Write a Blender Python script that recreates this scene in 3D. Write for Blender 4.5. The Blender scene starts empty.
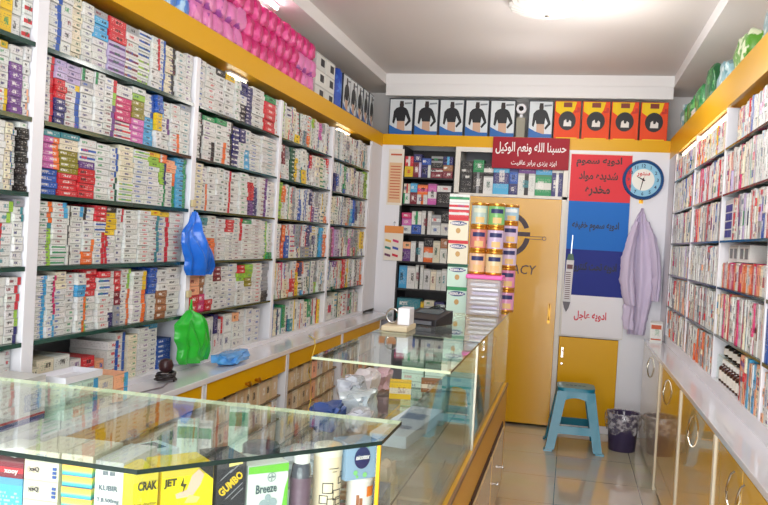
import bpy, bmesh, math, random, re
from mathutils import Vector, Matrix, noise
C = bpy.context.scene.collection
PI = math.pi
rnd = random.Random(11)

# ------------------------------------------------------------------ camera
FPX, YAW, PITCH, ROLL, EYE = 813.5, .22646, -.01719, -.05534, 1.45
cy, sy = math.cos(YAW), math.sin(YAW)
FW = Vector((-sy * math.cos(PITCH), cy * math.cos(PITCH), math.sin(PITCH)))
RT = Vector((cy, sy, 0))
DN = FW.cross(RT)
c_, s_ = math.cos(ROLL), math.sin(ROLL)
RT2 = RT * c_ + DN * s_
DN2 = DN * c_ - RT * s_
EYEP = Vector((0, 0, EYE))
cam_d = bpy.data.cameras.new('camera')
cam = bpy.data.objects.new('camera', cam_d)
C.objects.link(cam)
cam_d.sensor_width = 36
cam_d.lens = FPX / 768 * 36
cam_d.clip_start = .02
UP2 = -DN2
cam.matrix_world = Matrix(((RT2.x, UP2.x, -FW.x, 0), (RT2.y, UP2.y, -FW.y, 0), (RT2.z, UP2.z, -FW.z, EYE), (0, 0, 0, 1)))
bpy.context.scene.camera = cam

def at(x, y, ax, v):
    """point of the room seen at a pixel, on the real plane axis=v (surveying helper)"""
    d = RT2 * ((x - 384) / FPX) + DN2 * ((y - 252.5) / FPX) + FW
    return EYEP + d * ((v - EYEP[ax]) / d[ax])

def pix(X, Y, Z):
    q = Vector((X, Y, Z)) - EYEP
    w = q.dot(FW)
    return 384 + FPX * q.dot(RT2) / w, 252.5 + FPX * q.dot(DN2) / w

# ------------------------------------------------------------------ materials
def srgb(r, g, b):
    f = lambda c: (c / 255 / 12.92) if c / 255 <= .04045 else ((c / 255 + .055) / 1.055) ** 2.4
    return (f(r), f(g), f(b), 1)

MATS = {}
def mat(name, col=None, rough=.5, metal=0, emit=0, spec=.35, trans=0, coat=0, noise_amt=0, noise_scale=30, bump=0, alpha=1):
    if name in MATS: return MATS[name]
    m = bpy.data.materials.new(name); m.use_nodes = True
    nt = m.node_tree; b = nt.nodes['Principled BSDF']
    b.inputs['Base Color'].default_value = col
    b.inputs['Roughness'].default_value = rough
    b.inputs['Metallic'].default_value = metal
    b.inputs['Specular IOR Level'].default_value = spec
    b.inputs['Transmission Weight'].default_value = trans
    b.inputs['Coat Weight'].default_value = coat
    b.inputs['Alpha'].default_value = alpha
    if emit:
        b.inputs['Emission Color'].default_value = col
        b.inputs['Emission Strength'].default_value = emit
    if noise_amt or bump:
        tc = nt.nodes.new('ShaderNodeTexCoord'); n = nt.nodes.new('ShaderNodeTexNoise')
        n.inputs['Scale'].default_value = noise_scale; n.inputs['Detail'].default_value = 4
        nt.links.new(tc.outputs['Object'], n.inputs['Vector'])
        if noise_amt:
            mx = nt.nodes.new('ShaderNodeMix'); mx.data_type = 'RGBA'; mx.blend_type = 'MULTIPLY'
            mx.inputs[0].default_value = noise_amt
            mx.inputs[6].default_value = col
            nt.links.new(n.outputs['Fac'], mx.inputs[7])
            nt.links.new(mx.outputs[2], b.inputs['Base Color'])
        if bump:
            bp = nt.nodes.new('ShaderNodeBump'); bp.inputs['Strength'].default_value = bump; bp.inputs['Distance'].default_value = .01
            nt.links.new(n.outputs['Fac'], bp.inputs['Height']); nt.links.new(bp.outputs['Normal'], b.inputs['Normal'])
    MATS[name] = m
    return m

def glass_mat(name, tint, edge=0.0):
    m = bpy.data.materials.new(name); m.use_nodes = True
    nt = m.node_tree; nt.nodes.clear()
    o = nt.nodes.new('ShaderNodeOutputMaterial'); mx = nt.nodes.new('ShaderNodeMixShader')
    t = nt.nodes.new('ShaderNodeBsdfTransparent'); g = nt.nodes.new('ShaderNodeBsdfGlossy'); f = nt.nodes.new('ShaderNodeFresnel')
    t.inputs[0].default_value = tint; g.inputs['Roughness'].default_value = .02
    g.inputs[0].default_value = (.95, 1, .98, 1)
    geo = nt.nodes.new('ShaderNodeNewGeometry'); ml = nt.nodes.new('ShaderNodeMath'); ml.operation = 'MULTIPLY_ADD'
    ml.inputs[1].default_value = 1 / 1.34 - 1.34; ml.inputs[2].default_value = 1.34      # same index from either side of the sheet
    nt.links.new(geo.outputs['Backfacing'], ml.inputs[0]); nt.links.new(ml.outputs[0], f.inputs[0])
    nt.links.new(f.outputs[0], mx.inputs[0]); nt.links.new(t.outputs[0], mx.inputs[1]); nt.links.new(g.outputs[0], mx.inputs[2])
    nt.links.new(mx.outputs[0], o.inputs[0])
    MATS[name] = m
    return m

def printed_mat(name='printed carton', rough=.42):
    """one carton material: base, accent and layout of the print are read from the mesh's own attributes"""
    m = bpy.data.materials.new(name); m.use_nodes = True
    nt = m.node_tree; N = nt.nodes; L = nt.links; b = N['Principled BSDF']
    b.inputs['Roughness'].default_value = rough; b.inputs['Specular IOR Level'].default_value = .3
    def attr(n):
        a = N.new('ShaderNodeAttribute'); a.attribute_name = n; return a
    def math_(op, a, c=None):
        x = N.new('ShaderNodeMath'); x.operation = op
        for i, v in ((0, a), (1, c)):
            if v is None: continue
            if isinstance(v, (int, float)): x.inputs[i].default_value = v
            else: L.new(v, x.inputs[i])
        return x.outputs[0]
    base, acc, lay = attr('base'), attr('accent'), attr('lay')
    sl = N.new('ShaderNodeSeparateColor'); L.new(lay.outputs['Color'], sl.inputs[0])
    uv = N.new('ShaderNodeUVMap'); uv.uv_map = 'print'
    uvm = N.new('ShaderNodeUVMap'); uvm.uv_map = 'metres'
    su = N.new('ShaderNodeSeparateXYZ'); L.new(uv.outputs[0], su.inputs[0])
    sm = N.new('ShaderNodeSeparateXYZ'); L.new(uvm.outputs[0], sm.inputs[0])
    axis = sl.outputs[2]
    t = math_('ADD', math_('MULTIPLY', su.outputs[0], math_('SUBTRACT', 1, axis)), math_('MULTIPLY', su.outputs[1], axis))
    band = math_('MULTIPLY', math_('GREATER_THAN', t, sl.outputs[0]), math_('LESS_THAN', t, sl.outputs[1]))
    mx = N.new('ShaderNodeMix'); mx.data_type = 'RGBA'
    L.new(band, mx.inputs[0]); L.new(base.outputs['Color'], mx.inputs[6]); L.new(acc.outputs['Color'], mx.inputs[7])
    # small print: rows of word-like dashes
    cx = N.new('ShaderNodeCombineXYZ')
    L.new(math_('MULTIPLY', sm.outputs[0], 150), cx.inputs[0])
    row = math_('MULTIPLY', sm.outputs[1], 150)
    L.new(math_('MULTIPLY', math_('FLOOR', row), 3.7), cx.inputs[1])
    nz = N.new('ShaderNodeTexNoise'); nz.inputs['Scale'].default_value = 1; nz.inputs['Detail'].default_value = 2
    L.new(cx.outputs[0], nz.inputs['Vector'])
    words = math_('GREATER_THAN', nz.outputs['Fac'], .52)
    rows = math_('LESS_THAN', math_('FRACT', row), .55)
    inside = math_('MULTIPLY', math_('MULTIPLY', math_('GREATER_THAN', su.outputs[0], .1), math_('LESS_THAN', su.outputs[0], .92)),
                   math_('MULTIPLY', math_('GREATER_THAN', su.outputs[1], .18), math_('LESS_THAN', su.outputs[1], .82)))
    txt = math_('MULTIPLY', math_('MULTIPLY', words, rows), math_('MULTIPLY', inside, math_('MULTIPLY', lay.outputs['Alpha'], .42)))
    mt = N.new('ShaderNodeMix'); mt.data_type = 'RGBA'
    ink = attr('ink')
    L.new(txt, mt.inputs[0]); L.new(mx.outputs[2], mt.inputs[6]); L.new(ink.outputs['Color'], mt.inputs[7])
    br_ = attr('brand')      # brand word: a bold dash at its own place on each print
    du = math_('ABSOLUTE', math_('SUBTRACT', su.outputs[0], br_.outputs['Alpha']))
    dv = math_('ABSOLUTE', math_('SUBTRACT', su.outputs[1], .52))
    cb = N.new('ShaderNodeCombineXYZ'); L.new(math_('MULTIPLY', sm.outputs[0], 190), cb.inputs[0]); L.new(math_('MULTIPLY', sm.outputs[1], 60), cb.inputs[1])
    nb_ = N.new('ShaderNodeTexNoise'); nb_.inputs['Scale'].default_value = 1; L.new(cb.outputs[0], nb_.inputs['Vector'])
    word = math_('MULTIPLY', math_('MULTIPLY', math_('LESS_THAN', du, .17), math_('LESS_THAN', dv, .17)), math_('GREATER_THAN', nb_.outputs['Fac'], .44))
    word = math_('MULTIPLY', word, math_('MULTIPLY', lay.outputs['Alpha'], .85))
    mw = N.new('ShaderNodeMix'); mw.data_type = 'RGBA'
    L.new(word, mw.inputs[0]); L.new(mt.outputs[2], mw.inputs[6]); L.new(br_.outputs['Color'], mw.inputs[7]); mt = mw
    # tuck flap gap plus seam shade between stacked boxes, painted dark along the top
    slit_shade = math_('MULTIPLY', math_('GREATER_THAN', su.outputs[1], .91), .35)
    ms = N.new('ShaderNodeMix'); ms.data_type = 'RGBA'; ms.inputs[7].default_value = (.12, .11, .11, 1)
    L.new(slit_shade, ms.inputs[0]); L.new(mt.outputs[2], ms.inputs[6])
    L.new(ms.outputs[2], b.inputs['Base Color'])
    MATS[name] = m
    return m

PRINT = printed_mat()
GLASS = glass_mat('clear glass', (.955, .985, .97, 1))
EDGE = mat('green glass edge', srgb(16, 38, 32), .2, spec=.4)
EDGE2 = mat('pale ground glass edge', srgb(205, 215, 180), .3)
WHITE = mat('white laminate', srgb(226, 226, 232), .28)
WHITE2 = mat('white wall board', srgb(222, 222, 228), .4)
YEL = mat('yellow laminate', srgb(216, 162, 0), .32, spec=.2)
CREAM = mat('cream laminate', srgb(206, 194, 164), .14, coat=.5)
DARK = mat('dark laminate', srgb(34, 30, 32), .4)
GOLD = mat('brass', srgb(190, 140, 50), .3, metal=1)
CHROME = mat('chrome', srgb(200, 200, 200), .18, metal=1)
PRETTY = {}
PAL = dict(w=('white', (212, 213, 210)), c=('cream', (222, 214, 190)), g=('grey', (150, 152, 156)), b=('blue', (38, 84, 168)),
           n=('navy', (44, 42, 104)), s=('light blue', (70, 160, 208)), r=('red', (196, 40, 50)), o=('orange', (226, 110, 44)),
           y=('yellow', (226, 190, 40)), l=('lime green', (146, 190, 66)), e=('green', (38, 140, 84)), d=('dark green', (16, 84, 62)),
           p=('pink', (196, 96, 168)), m=('magenta', (196, 40, 104)), v=('purple', (104, 60, 130)), u=('maroon', (120, 34, 50)),
           k=('black', (34, 30, 30)), a=('teal', (50, 130, 140)), t=('brown', (150, 98, 62)), i=('lilac', (186, 172, 206)),
           q=('olive', (130, 122, 24)), h=('peach', (232, 168, 130)), j=('tan', (204, 178, 138)), f=('mint', (196, 222, 206)))
def pc(k, jit=0):
    r, g, b = PAL[k][1]
    if jit:
        q = rnd.uniform(-jit, jit); r, g, b = [max(0, min(255, v + q + rnd.uniform(-jit, jit) * .3)) for v in (r, g, b)]
    return srgb(r, g, b)

# ------------------------------------------------------------------ mesh helpers
def nb(): return bmesh.new()
def box(bm, x0, x1, y0, y1, z0, z1, mi=0):
    vs = [bm.verts.new((x, y, z)) for z in (z0, z1) for x, y in ((x0, y0), (x1, y0), (x1, y1), (x0, y1))]
    fs = [bm.faces.new([vs[i] for i in q]) for q in ((3, 2, 1, 0), (4, 5, 6, 7), (0, 1, 5, 4), (1, 2, 6, 5), (2, 3, 7, 6), (3, 0, 4, 7))]
    for f in fs: f.material_index = mi
    return vs
def prism(bm, pts, z0, z1, mi=0, mside=None):
    a = [bm.verts.new((x, y, z0)) for x, y in pts]; b = [bm.verts.new((x, y, z1)) for x, y in pts]
    bm.faces.new(a[::-1]).material_index = mi; bm.faces.new(b).material_index = mi
    n = len(pts)
    for i in range(n):
        bm.faces.new((a[i], a[(i + 1) % n], b[(i + 1) % n], b[i])).material_index = mi if mside is None else mside
    return a + b
def slab(bm, pts2, O, U, V, N, t, mi=0):
    """outline in the plane (O,U,V) with thickness t along N"""
    n = len(pts2)
    a = [bm.verts.new(O + U * x + V * y) for x, y in pts2]
    b = [bm.verts.new(O + U * x + V * y + N * t) for x, y in pts2]
    f1 = bm.faces.new(a[::-1]); f2 = bm.faces.new(b); f1.material_index = f2.material_index = mi
    for i in range(n):
        bm.faces.new((a[i], a[(i + 1) % n], b[(i + 1) % n], b[i])).material_index = mi
    return a + b
def lathe(bm, prof, cx=0, cy_=0, cz=0, seg=24, mi=0, a0=0, a1=2 * PI, cap=True, jit=None):
    rings = []
    full = abs(a1 - a0 - 2 * PI) < 1e-6
    n = seg if full else seg + 1
    for k, (r, z) in enumerate(prof):
        ring = []
        for i in range(n):
            a = a0 + (a1 - a0) * i / seg
            rr = r + (jit(a, k) if jit else 0)
            ring.append(bm.verts.new((cx + rr * math.cos(a), cy_ + rr * math.sin(a), cz + z)))
        rings.append(ring)
    for p, q in zip(rings, rings[1:]):
        for i in range(seg):
            j = (i + 1) % n
            bm.faces.new((p[i], p[j], q[j], q[i])).material_index = mi
    if cap and full:
        bm.faces.new(rings[0][::-1]).material_index = mi; bm.faces.new(rings[-1]).material_index = mi
def tube(bm, pts, r, seg=8, mi=0, cap=True):
    pts = [Vector(p) for p in pts]; rings = []
    rs = r if isinstance(r, (list, tuple)) else [r] * len(pts)
    up = Vector((0, 0, 1))
    for i, p in enumerate(pts):
        d = (pts[min(i + 1, len(pts) - 1)] - pts[max(i - 1, 0)]).normalized()
        u = d.cross(up)
        if u.length < .05: u = d.cross(Vector((0, 1, 0)))
        u.normalize(); v = d.cross(u)
        rings.append([bm.verts.new(p + (u * math.cos(2 * PI * k / seg) + v * math.sin(2 * PI * k / seg)) * rs[i]) for k in range(seg)])
    for p, q in zip(rings, rings[1:]):
        for k in range(seg):
            bm.faces.new((p[k], p[(k + 1) % seg], q[(k + 1) % seg], q[k])).material_index = mi
    if cap: bm.faces.new(rings[0][::-1]); bm.faces.new(rings[-1])
def xf(bm, verts, M):
    for v in verts: v.co = M @ v.co

def link(name, bm, mats, parent=None, smooth=False, bevel=0):
    if bevel:
        try: bmesh.ops.bevel(bm, geom=list(bm.edges), offset=bevel, segments=2, affect='EDGES', profile=.6)
        except Exception: pass
    if not isinstance(mats, (list, tuple)): mats = [mats]
    if parent is not None and not parent.get('_local'):
        off = parent.location
        if parent.parent is not None: off = off + parent.parent.location
        bmesh.ops.translate(bm, vec=-off, verts=bm.verts)
    bmesh.ops.recalc_face_normals(bm, faces=bm.faces)
    me = bpy.data.meshes.new(name); bm.to_mesh(me); bm.free()
    for m in mats: me.materials.append(m)
    if smooth:
        for p in me.polygons: p.use_smooth = True
        me.set_sharp_from_angle(angle=math.radians(40))
    o = bpy.data.objects.new(name, me); C.objects.link(o)
    if parent is not None: o.parent = parent
    return o
LABELS = {}
def tag(o, label, cat, group=None, kind=None):
    n = len(label.split())
    if n > 16 or n < 4: print('LABELLEN', n, label)
    if label in LABELS and not group: print('DUPLABEL', label)
    LABELS[label] = LABELS.get(label, 0) + 1
    o['label'] = label; o['category'] = cat
    if group: o['group'] = group
    if kind: o['kind'] = kind
    return o
def thing(name, label, cat, loc=(0, 0, 0), group=None):
    o = bpy.data.objects.new(name, None); C.objects.link(o); o.location = loc; o.empty_display_size = .05
    return tag(o, label, cat, group)
def solo(name, bm, mats, label, cat, loc, group=None, smooth=False, bevel=0):
    """a one-mesh thing, built in room coordinates, its origin moved to loc"""
    loc = Vector(loc)
    bmesh.ops.translate(bm, vec=-loc, verts=bm.verts)
    o = link(name, bm, mats, None, smooth, bevel); o.location = loc
    return tag(o, label, cat, group)
def struct(name, bm, m, parent=None, **k):
    o = link(name, bm, m, parent, **k)
    if parent is None: o['kind'] = 'structure'
    return o

# ------------------------------------------------------------------ text
AR = {'ا': 'FE8D FE8E', 'ب': 'FE8F FE90 FE91 FE92', 'ت': 'FE95 FE96 FE97 FE98', 'ج': 'FE9D FE9E FE9F FEA0', 'ح': 'FEA1 FEA2 FEA3 FEA4',
      'خ': 'FEA5 FEA6 FEA7 FEA8', 'د': 'FEA9 FEAA', 'ذ': 'FEAB FEAC', 'ر': 'FEAD FEAE', 'ز': 'FEAF FEB0', 'س': 'FEB1 FEB2 FEB3 FEB4',
      'ش': 'FEB5 FEB6 FEB7 FEB8', 'ع': 'FEC9 FECA FECB FECC', 'ف': 'FED1 FED2 FED3 FED4', 'ک': 'FED9 FEDA FEDB FEDC', 'ل': 'FEDD FEDE FEDF FEE0',
      'م': 'FEE1 FEE2 FEE3 FEE4', 'ن': 'FEE5 FEE6 FEE7 FEE8', 'ه': 'FEE9 FEEA FEEB FEEC', 'و': 'FEED FEEE', 'ی': 'FBFC FBFD FBFE FBFF'}
def shape(s):
    out = []
    for i, ch in enumerate(s):
        if ch not in AR: out.append(ch); continue
        f = AR[ch].split()
        prev = i > 0 and s[i - 1] in AR and len(AR[s[i - 1]].split()) == 4
        nxt = i + 1 < len(s) and s[i + 1] in AR and len(f) == 4
        k = 3 if prev and nxt else 2 if nxt else 1 if prev else 0
        out.append(chr(int(f[k], 16)))
    return ''.join(out[::-1])
_tc = {}
def text_mesh(s, arabic=False, weight=0):
    key = (s, weight)
    if key not in _tc:
        c = bpy.data.curves.new('t', 'FONT'); c.body = shape(s) if arabic else s
        c.align_x = 'CENTER'; c.align_y = 'CENTER'; c.resolution_u = 2; c.offset = weight; c.extrude = .01
        o = bpy.data.objects.new('t', c); C.objects.link(o)
        bpy.context.view_layer.update()
        me = bpy.data.meshes.new_from_object(o.evaluated_get(bpy.context.evaluated_depsgraph_get()))
        bpy.data.objects.remove(o)
        _tc[key] = me
    return _tc[key]
def put_text(bm, s, P, U, V, height=None, width=None, arabic=False, weight=.01, slant=0, mi=0):
    """letters lying on the plane U,V at P"""
    me = text_mesh(s, arabic, weight)
    xs = [v.co.x for v in me.vertices]; ys = [v.co.y for v in me.vertices]
    w, h = max(xs) - min(xs), max(ys) - min(ys)
    sx = width / w if width else None; sy_ = height / h if height else None
    if sx is None: sx = sy_
    if sy_ is None: sy_ = sx
    cxm, cym = (max(xs) + min(xs)) / 2, (max(ys) + min(ys)) / 2
    U = Vector(U).normalized(); V = Vector(V).normalized(); N = U.cross(V); P = Vector(P)
    vs = []
    for v in me.vertices:
        x = (v.co.x - cxm) * sx; y = (v.co.y - cym) * sy_
        x += y * slant
        vs.append(bm.verts.new(P + U * x + V * y + N * (v.co.z * .05 + .0008)))
    for p in me.polygons:
        try: bm.faces.new([vs[i] for i in p.vertices]).material_index = mi
        except ValueError: pass
def ink(name, rgb=None): return mat('ink ' + name, srgb(*rgb) if rgb else None, .45)
Z = Vector((0, 0, 1))

# ------------------------------------------------------------------ cartons
LAY = {'n': (2, 3, 0), 't': (2, 3, 0), 'r': (.70, 2, 0), 'l': (-1, .27, 0), 'm': (.38, .62, 0), 'h': (.3, .62, 1), 'd': (.55, .85, 1)}
def layers(bm):
    L = bm.loops.layers
    return (L.uv.get('print') or L.uv.new('print'), L.uv.get('metres') or L.uv.new('metres'),
            L.float_color.get('base') or L.float_color.new('base'), L.float_color.get('accent') or L.float_color.new('accent'),
            L.float_color.get('lay') or L.float_color.new('lay'), L.float_color.get('ink') or L.float_color.new('ink'), L.float_color.get('brand') or L.float_color.new('brand'))
def carton(bm, P, F, w, h, d, base, acc='w', lay='t', dens=1, rot=0, jit=8, seed=None):
    """carton whose front face centre-bottom is P, front normal F (horizontal); extends backwards by d"""
    u1, um, lb, la, ll, li, lw = layers(bm)
    rb = random.Random(str(seed)) if seed is not None else rnd
    F = Vector(F).normalized()
    if rot: F = Matrix.Rotation(rot, 3, 'Z') @ F
    U = Z.cross(F); P = Vector(P)
    cb = pc(base, jit) if isinstance(base, str) else base
    ca = pc(acc, jit) if isinstance(acc, str) else acc
    A = {}
    for i in (0, 1):
        for j in (0, 1):
            for k in (0, 1):
                A[i, j, k] = bm.verts.new(P + U * (w * (i - .5)) + Z * (h * j) - F * (d * k))
    lo = LAY[lay]; o1, o2 = rnd.random() * 9, rnd.random() * 9
    light = isinstance(base, str) and base in 'wcgfihly'
    ic = srgb(70, 72, 84) if light else srgb(225, 220, 215)
    if light and rnd.random() < .3: ic = pc(rnd.choice('bkruvde'))
    bw = pc(rb.choice('kkknnbuedrva')) if light else rb.choice((srgb(230, 228, 224), srgb(225, 220, 215), srgb(20, 20, 24)))
    bw = (bw[0], bw[1], bw[2], rb.uniform(.22, .72))
    def face(vs, uvs, size, front):
        f = bm.faces.new(vs)
        for lp, (a, b) in zip(f.loops, uvs):
            lp[u1].uv = (a, b) if front else (a * .8 + .1, b * .85)
            lp[um].uv = (a * size[0] + o1, b * size[1] + o2)
            lp[lb] = cb; lp[la] = ca; lp[li] = ic; lp[lw] = bw if front else (.5, .5, .5, -9)
            lp[ll] = (lo[0], lo[1], lo[2], dens) if front else (2, 3, 0, dens * .5)
        return f
    q = ((0, 0), (1, 0), (1, 1), (0, 1))
    face([A[0, 0, 0], A[1, 0, 0], A[1, 1, 0], A[0, 1, 0]], q, (w, h), True)
    face([A[1, 0, 1], A[0, 0, 1], A[0, 1, 1], A[1, 1, 1]], q, (w, h), False)
    face([A[1, 0, 0], A[1, 0, 1], A[1, 1, 1], A[1, 1, 0]], q, (d, h), False)
    face([A[0, 0, 1], A[0, 0, 0], A[0, 1, 0], A[0, 1, 1]], q, (d, h), False)
    face([A[0, 1, 0], A[1, 1, 0], A[1, 1, 1], A[0, 1, 1]], q, (w, d), False)
    face([A[0, 0, 1], A[1, 0, 1], A[1, 0, 0], A[0, 0, 0]], q, (w, d), False)
def carton_obj(name, label, cat, group, *a, mats=PRINT, **k):
    bm = nb(); carton(bm, *a, **k)
    return solo(name, bm, mats, label, cat, a[0], group)
ORD = 'zeroth first second third fourth fifth sixth seventh eighth ninth tenth eleventh twelfth thirteenth fourteenth fifteenth sixteenth seventeenth eighteenth nineteenth twentieth'.split()
def ordn(i):
    return ORD[i] if i < len(ORD) else 'twenty-' + ORD[i - 20]
#SECTIONS
# ================================================================== the room
D = 6.67
bm = nb(); box(bm, -1.96, 1.06, -.6, 7.1, -.06, 0)
tile = bpy.data.materials.new('glossy beige floor tiles'); tile.use_nodes = True
nt = tile.node_tree; b_ = nt.nodes['Principled BSDF']; tc = nt.nodes.new('ShaderNodeTexCoord')
mp = nt.nodes.new('ShaderNodeMapping'); mp.inputs['Location'].default_value = (.02, -5.26, 0)
br = nt.nodes.new('ShaderNodeTexBrick'); br.offset = 0; br.squash = 1
br.inputs['Scale'].default_value = 1; br.inputs['Brick Width'].default_value = .5; br.inputs['Row Height'].default_value = .56
br.inputs['Mortar Size'].default_value = .0025; br.inputs['Mortar Smooth'].default_value = .1; br.inputs['Bias'].default_value = 0
br.inputs['Color1'].default_value = srgb(192, 182, 164); br.inputs['Color2'].default_value = srgb(186, 176, 158); br.inputs['Mortar'].default_value = srgb(110, 104, 98)
nt.links.new(tc.outputs['Object'], mp.inputs[0]); nt.links.new(mp.outputs[0], br.inputs[0])
nz = nt.nodes.new('ShaderNodeTexNoise'); nz.inputs['Scale'].default_value = 3; nz.inputs['Detail'].default_value = 5
nt.links.new(tc.outputs['Object'], nz.inputs[0])
mx = nt.nodes.new('ShaderNodeMix'); mx.data_type = 'RGBA'; mx.blend_type = 'SOFT_LIGHT'; mx.inputs[0].default_value = .35
nt.links.new(br.outputs[0], mx.inputs[6]); nt.links.new(nz.outputs[1], mx.inputs[7]); nt.links.new(mx.outputs[2], b_.inputs[0])
b_.inputs['Roughness'].default_value = .09; b_.inputs['Coat Weight'].default_value = .6; b_.inputs['Coat Roughness'].default_value = .04
struct('floor', bm, tile)
ZT, ZR = 2.835, 2.75          # raised middle of the ceiling, lower rim around it
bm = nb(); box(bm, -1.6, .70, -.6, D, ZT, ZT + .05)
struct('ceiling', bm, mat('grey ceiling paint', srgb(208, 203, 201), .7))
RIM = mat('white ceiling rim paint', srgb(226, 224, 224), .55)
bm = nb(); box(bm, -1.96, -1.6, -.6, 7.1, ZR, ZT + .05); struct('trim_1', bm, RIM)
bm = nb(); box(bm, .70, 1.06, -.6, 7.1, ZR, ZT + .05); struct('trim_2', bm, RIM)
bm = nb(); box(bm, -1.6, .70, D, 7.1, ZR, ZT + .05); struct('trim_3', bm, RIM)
WALLP = mat('white wall paint', srgb(222, 220, 220), .6)
bm = nb(); box(bm, -2.02, -1.96, -.6, 7.16, -.06, ZT + .05); struct('wall_left', bm, WALLP)
bm = nb(); box(bm, 1.06, 1.12, -.6, 7.16, -.06, ZT + .05); struct('wall_right', bm, WALLP)
bm = nb(); box(bm, -1.96, 1.06, 7.1, 7.16, -.06, ZT + .05); struct('wall_back', bm, WALLP)

bm = nb(); box(bm, -1.6, .70, D + .012, D + .03, 2.655, ZR); struct('trim_14', bm, RIM)
# yellow fascia boards with the ledge behind them
bm = nb(); box(bm, -1.62, -1.6, .9, D + .02, 2.222, 2.328); box(bm, -1.958, -1.62, .9, 7.08, 2.295, 2.31); box(bm, -1.7, -1.62, .9, 6.6, 2.222, 2.23); struct('trim_4', bm, YEL)
bm = nb(); box(bm, .70, .72, 2.2, D + .02, 2.185, 2.345); box(bm, .72, 1.058, 2.2, 7.08, 2.315, 2.33); struct('trim_5', bm, YEL)
bm = nb(); box(bm, -1.6, .70, D, D + .02, 2.238, 2.33); box(bm, -1.6, .70, D + .02, 7.08, 2.30, 2.315); struct('trim_6', bm, YEL)
# white boards closing the corners
bm = nb(); box(bm, -1.62, -1.6, 6.32, D, .86, 2.222); struct('trim_7', bm, WHITE2)
bm = nb(); box(bm, -1.6, -1.425, D, D + .02, .0, 2.238); struct('trim_8', bm, WHITE2)
bm = nb(); box(bm, -.06, .40, D + .0005, D + .02, .75, 2.238); struct('trim_15', bm, WHITE2)
bm = nb(); box(bm, .40, .70, D, D + .02, 0, 2.238); struct('trim_9', bm, WHITE2)
bm = nb(); box(bm, .70, .72, 6.25, D, .8, 2.185); struct('trim_10', bm, WHITE2)

# shelving on the two long walls ------------------------------------
POSTS = [1.15, 2.175, 3.222, 4.255, 5.265, 6.29]
LV = [1.98, 1.755, 1.53, 1.305, 1.075]          # upper faces of the glass shelves
BACKM = mat('white shelf back board', srgb(205, 205, 208), .6)
SHG = mat('dark green shelf glass', srgb(30, 66, 58), .12, spec=.6)
def shelving(side):
    s = -1 if side == 'left' else 1
    xf0, xb = (-1.6, -1.93) if s < 0 else (.70, 1.03)
    lab = 'white built-in shelving with dark glass shelves along the %s wall, packed with medicines' % side
    t = thing('wall_shelving', lab, 'shelving', (xf0, 4.2, .86))
    bm = nb(); box(bm, *sorted((xb, xb + s * .015)), POSTS[0] - .03, 6.32, .86, 2.18); link('back_board', bm, BACKM, t)
    for i, y in enumerate(POSTS):
        hw = (.028 if i < 2 else .02) if s < 0 else .013
        bm = nb(); box(bm, *sorted((xf0, xb)), y - hw, y + hw, .86, 2.18)
        link('upright', bm, WHITE, t, bevel=.003)
    for i in range(5):
        for z in LV:
            bm = nb(); box(bm, *sorted((xf0, xb)), POSTS[i] + (.03 if s < 0 else .014), POSTS[i + 1] - (.03 if s < 0 else .014), z - (.014 if i < 2 else .010), z)
            link('shelf', bm, SHG, t)
    return t
shelving('left'); shelving('right')

# ledges on top of the base cabinets
def ledge(side):
    x0, x1 = (-1.95, -1.42) if side == 'left' else (.57, 1.05)
    zt = .84 if side == 'left' else .80
    zt2 = .858 if side == 'left' else .858
    bm = nb()
    ye = 6.6 if side == 'left' else 6.45
    box(bm, x0, x1, 1.0, ye, zt - .025, zt)
    o = solo('worktop', bm, mat('glossy white worktop', srgb(222, 222, 228), .12, coat=.5), 'long glossy white worktop under the %s wall shelves' % side, 'worktop', (x0, 4, zt - .025), bevel=.003)
    return zt
ZL = ledge('left'); ZRt = ledge('right')
for side, x0, x1, z in (('left', -1.93, -1.6, ZL), ('right', .70, 1.03, ZRt)):
    bm = nb(); box(bm, x0, x1, 1.15, 6.3, z, .86)
    struct('trim_11' if side == 'left' else 'trim_12', bm, WHITE)

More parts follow.
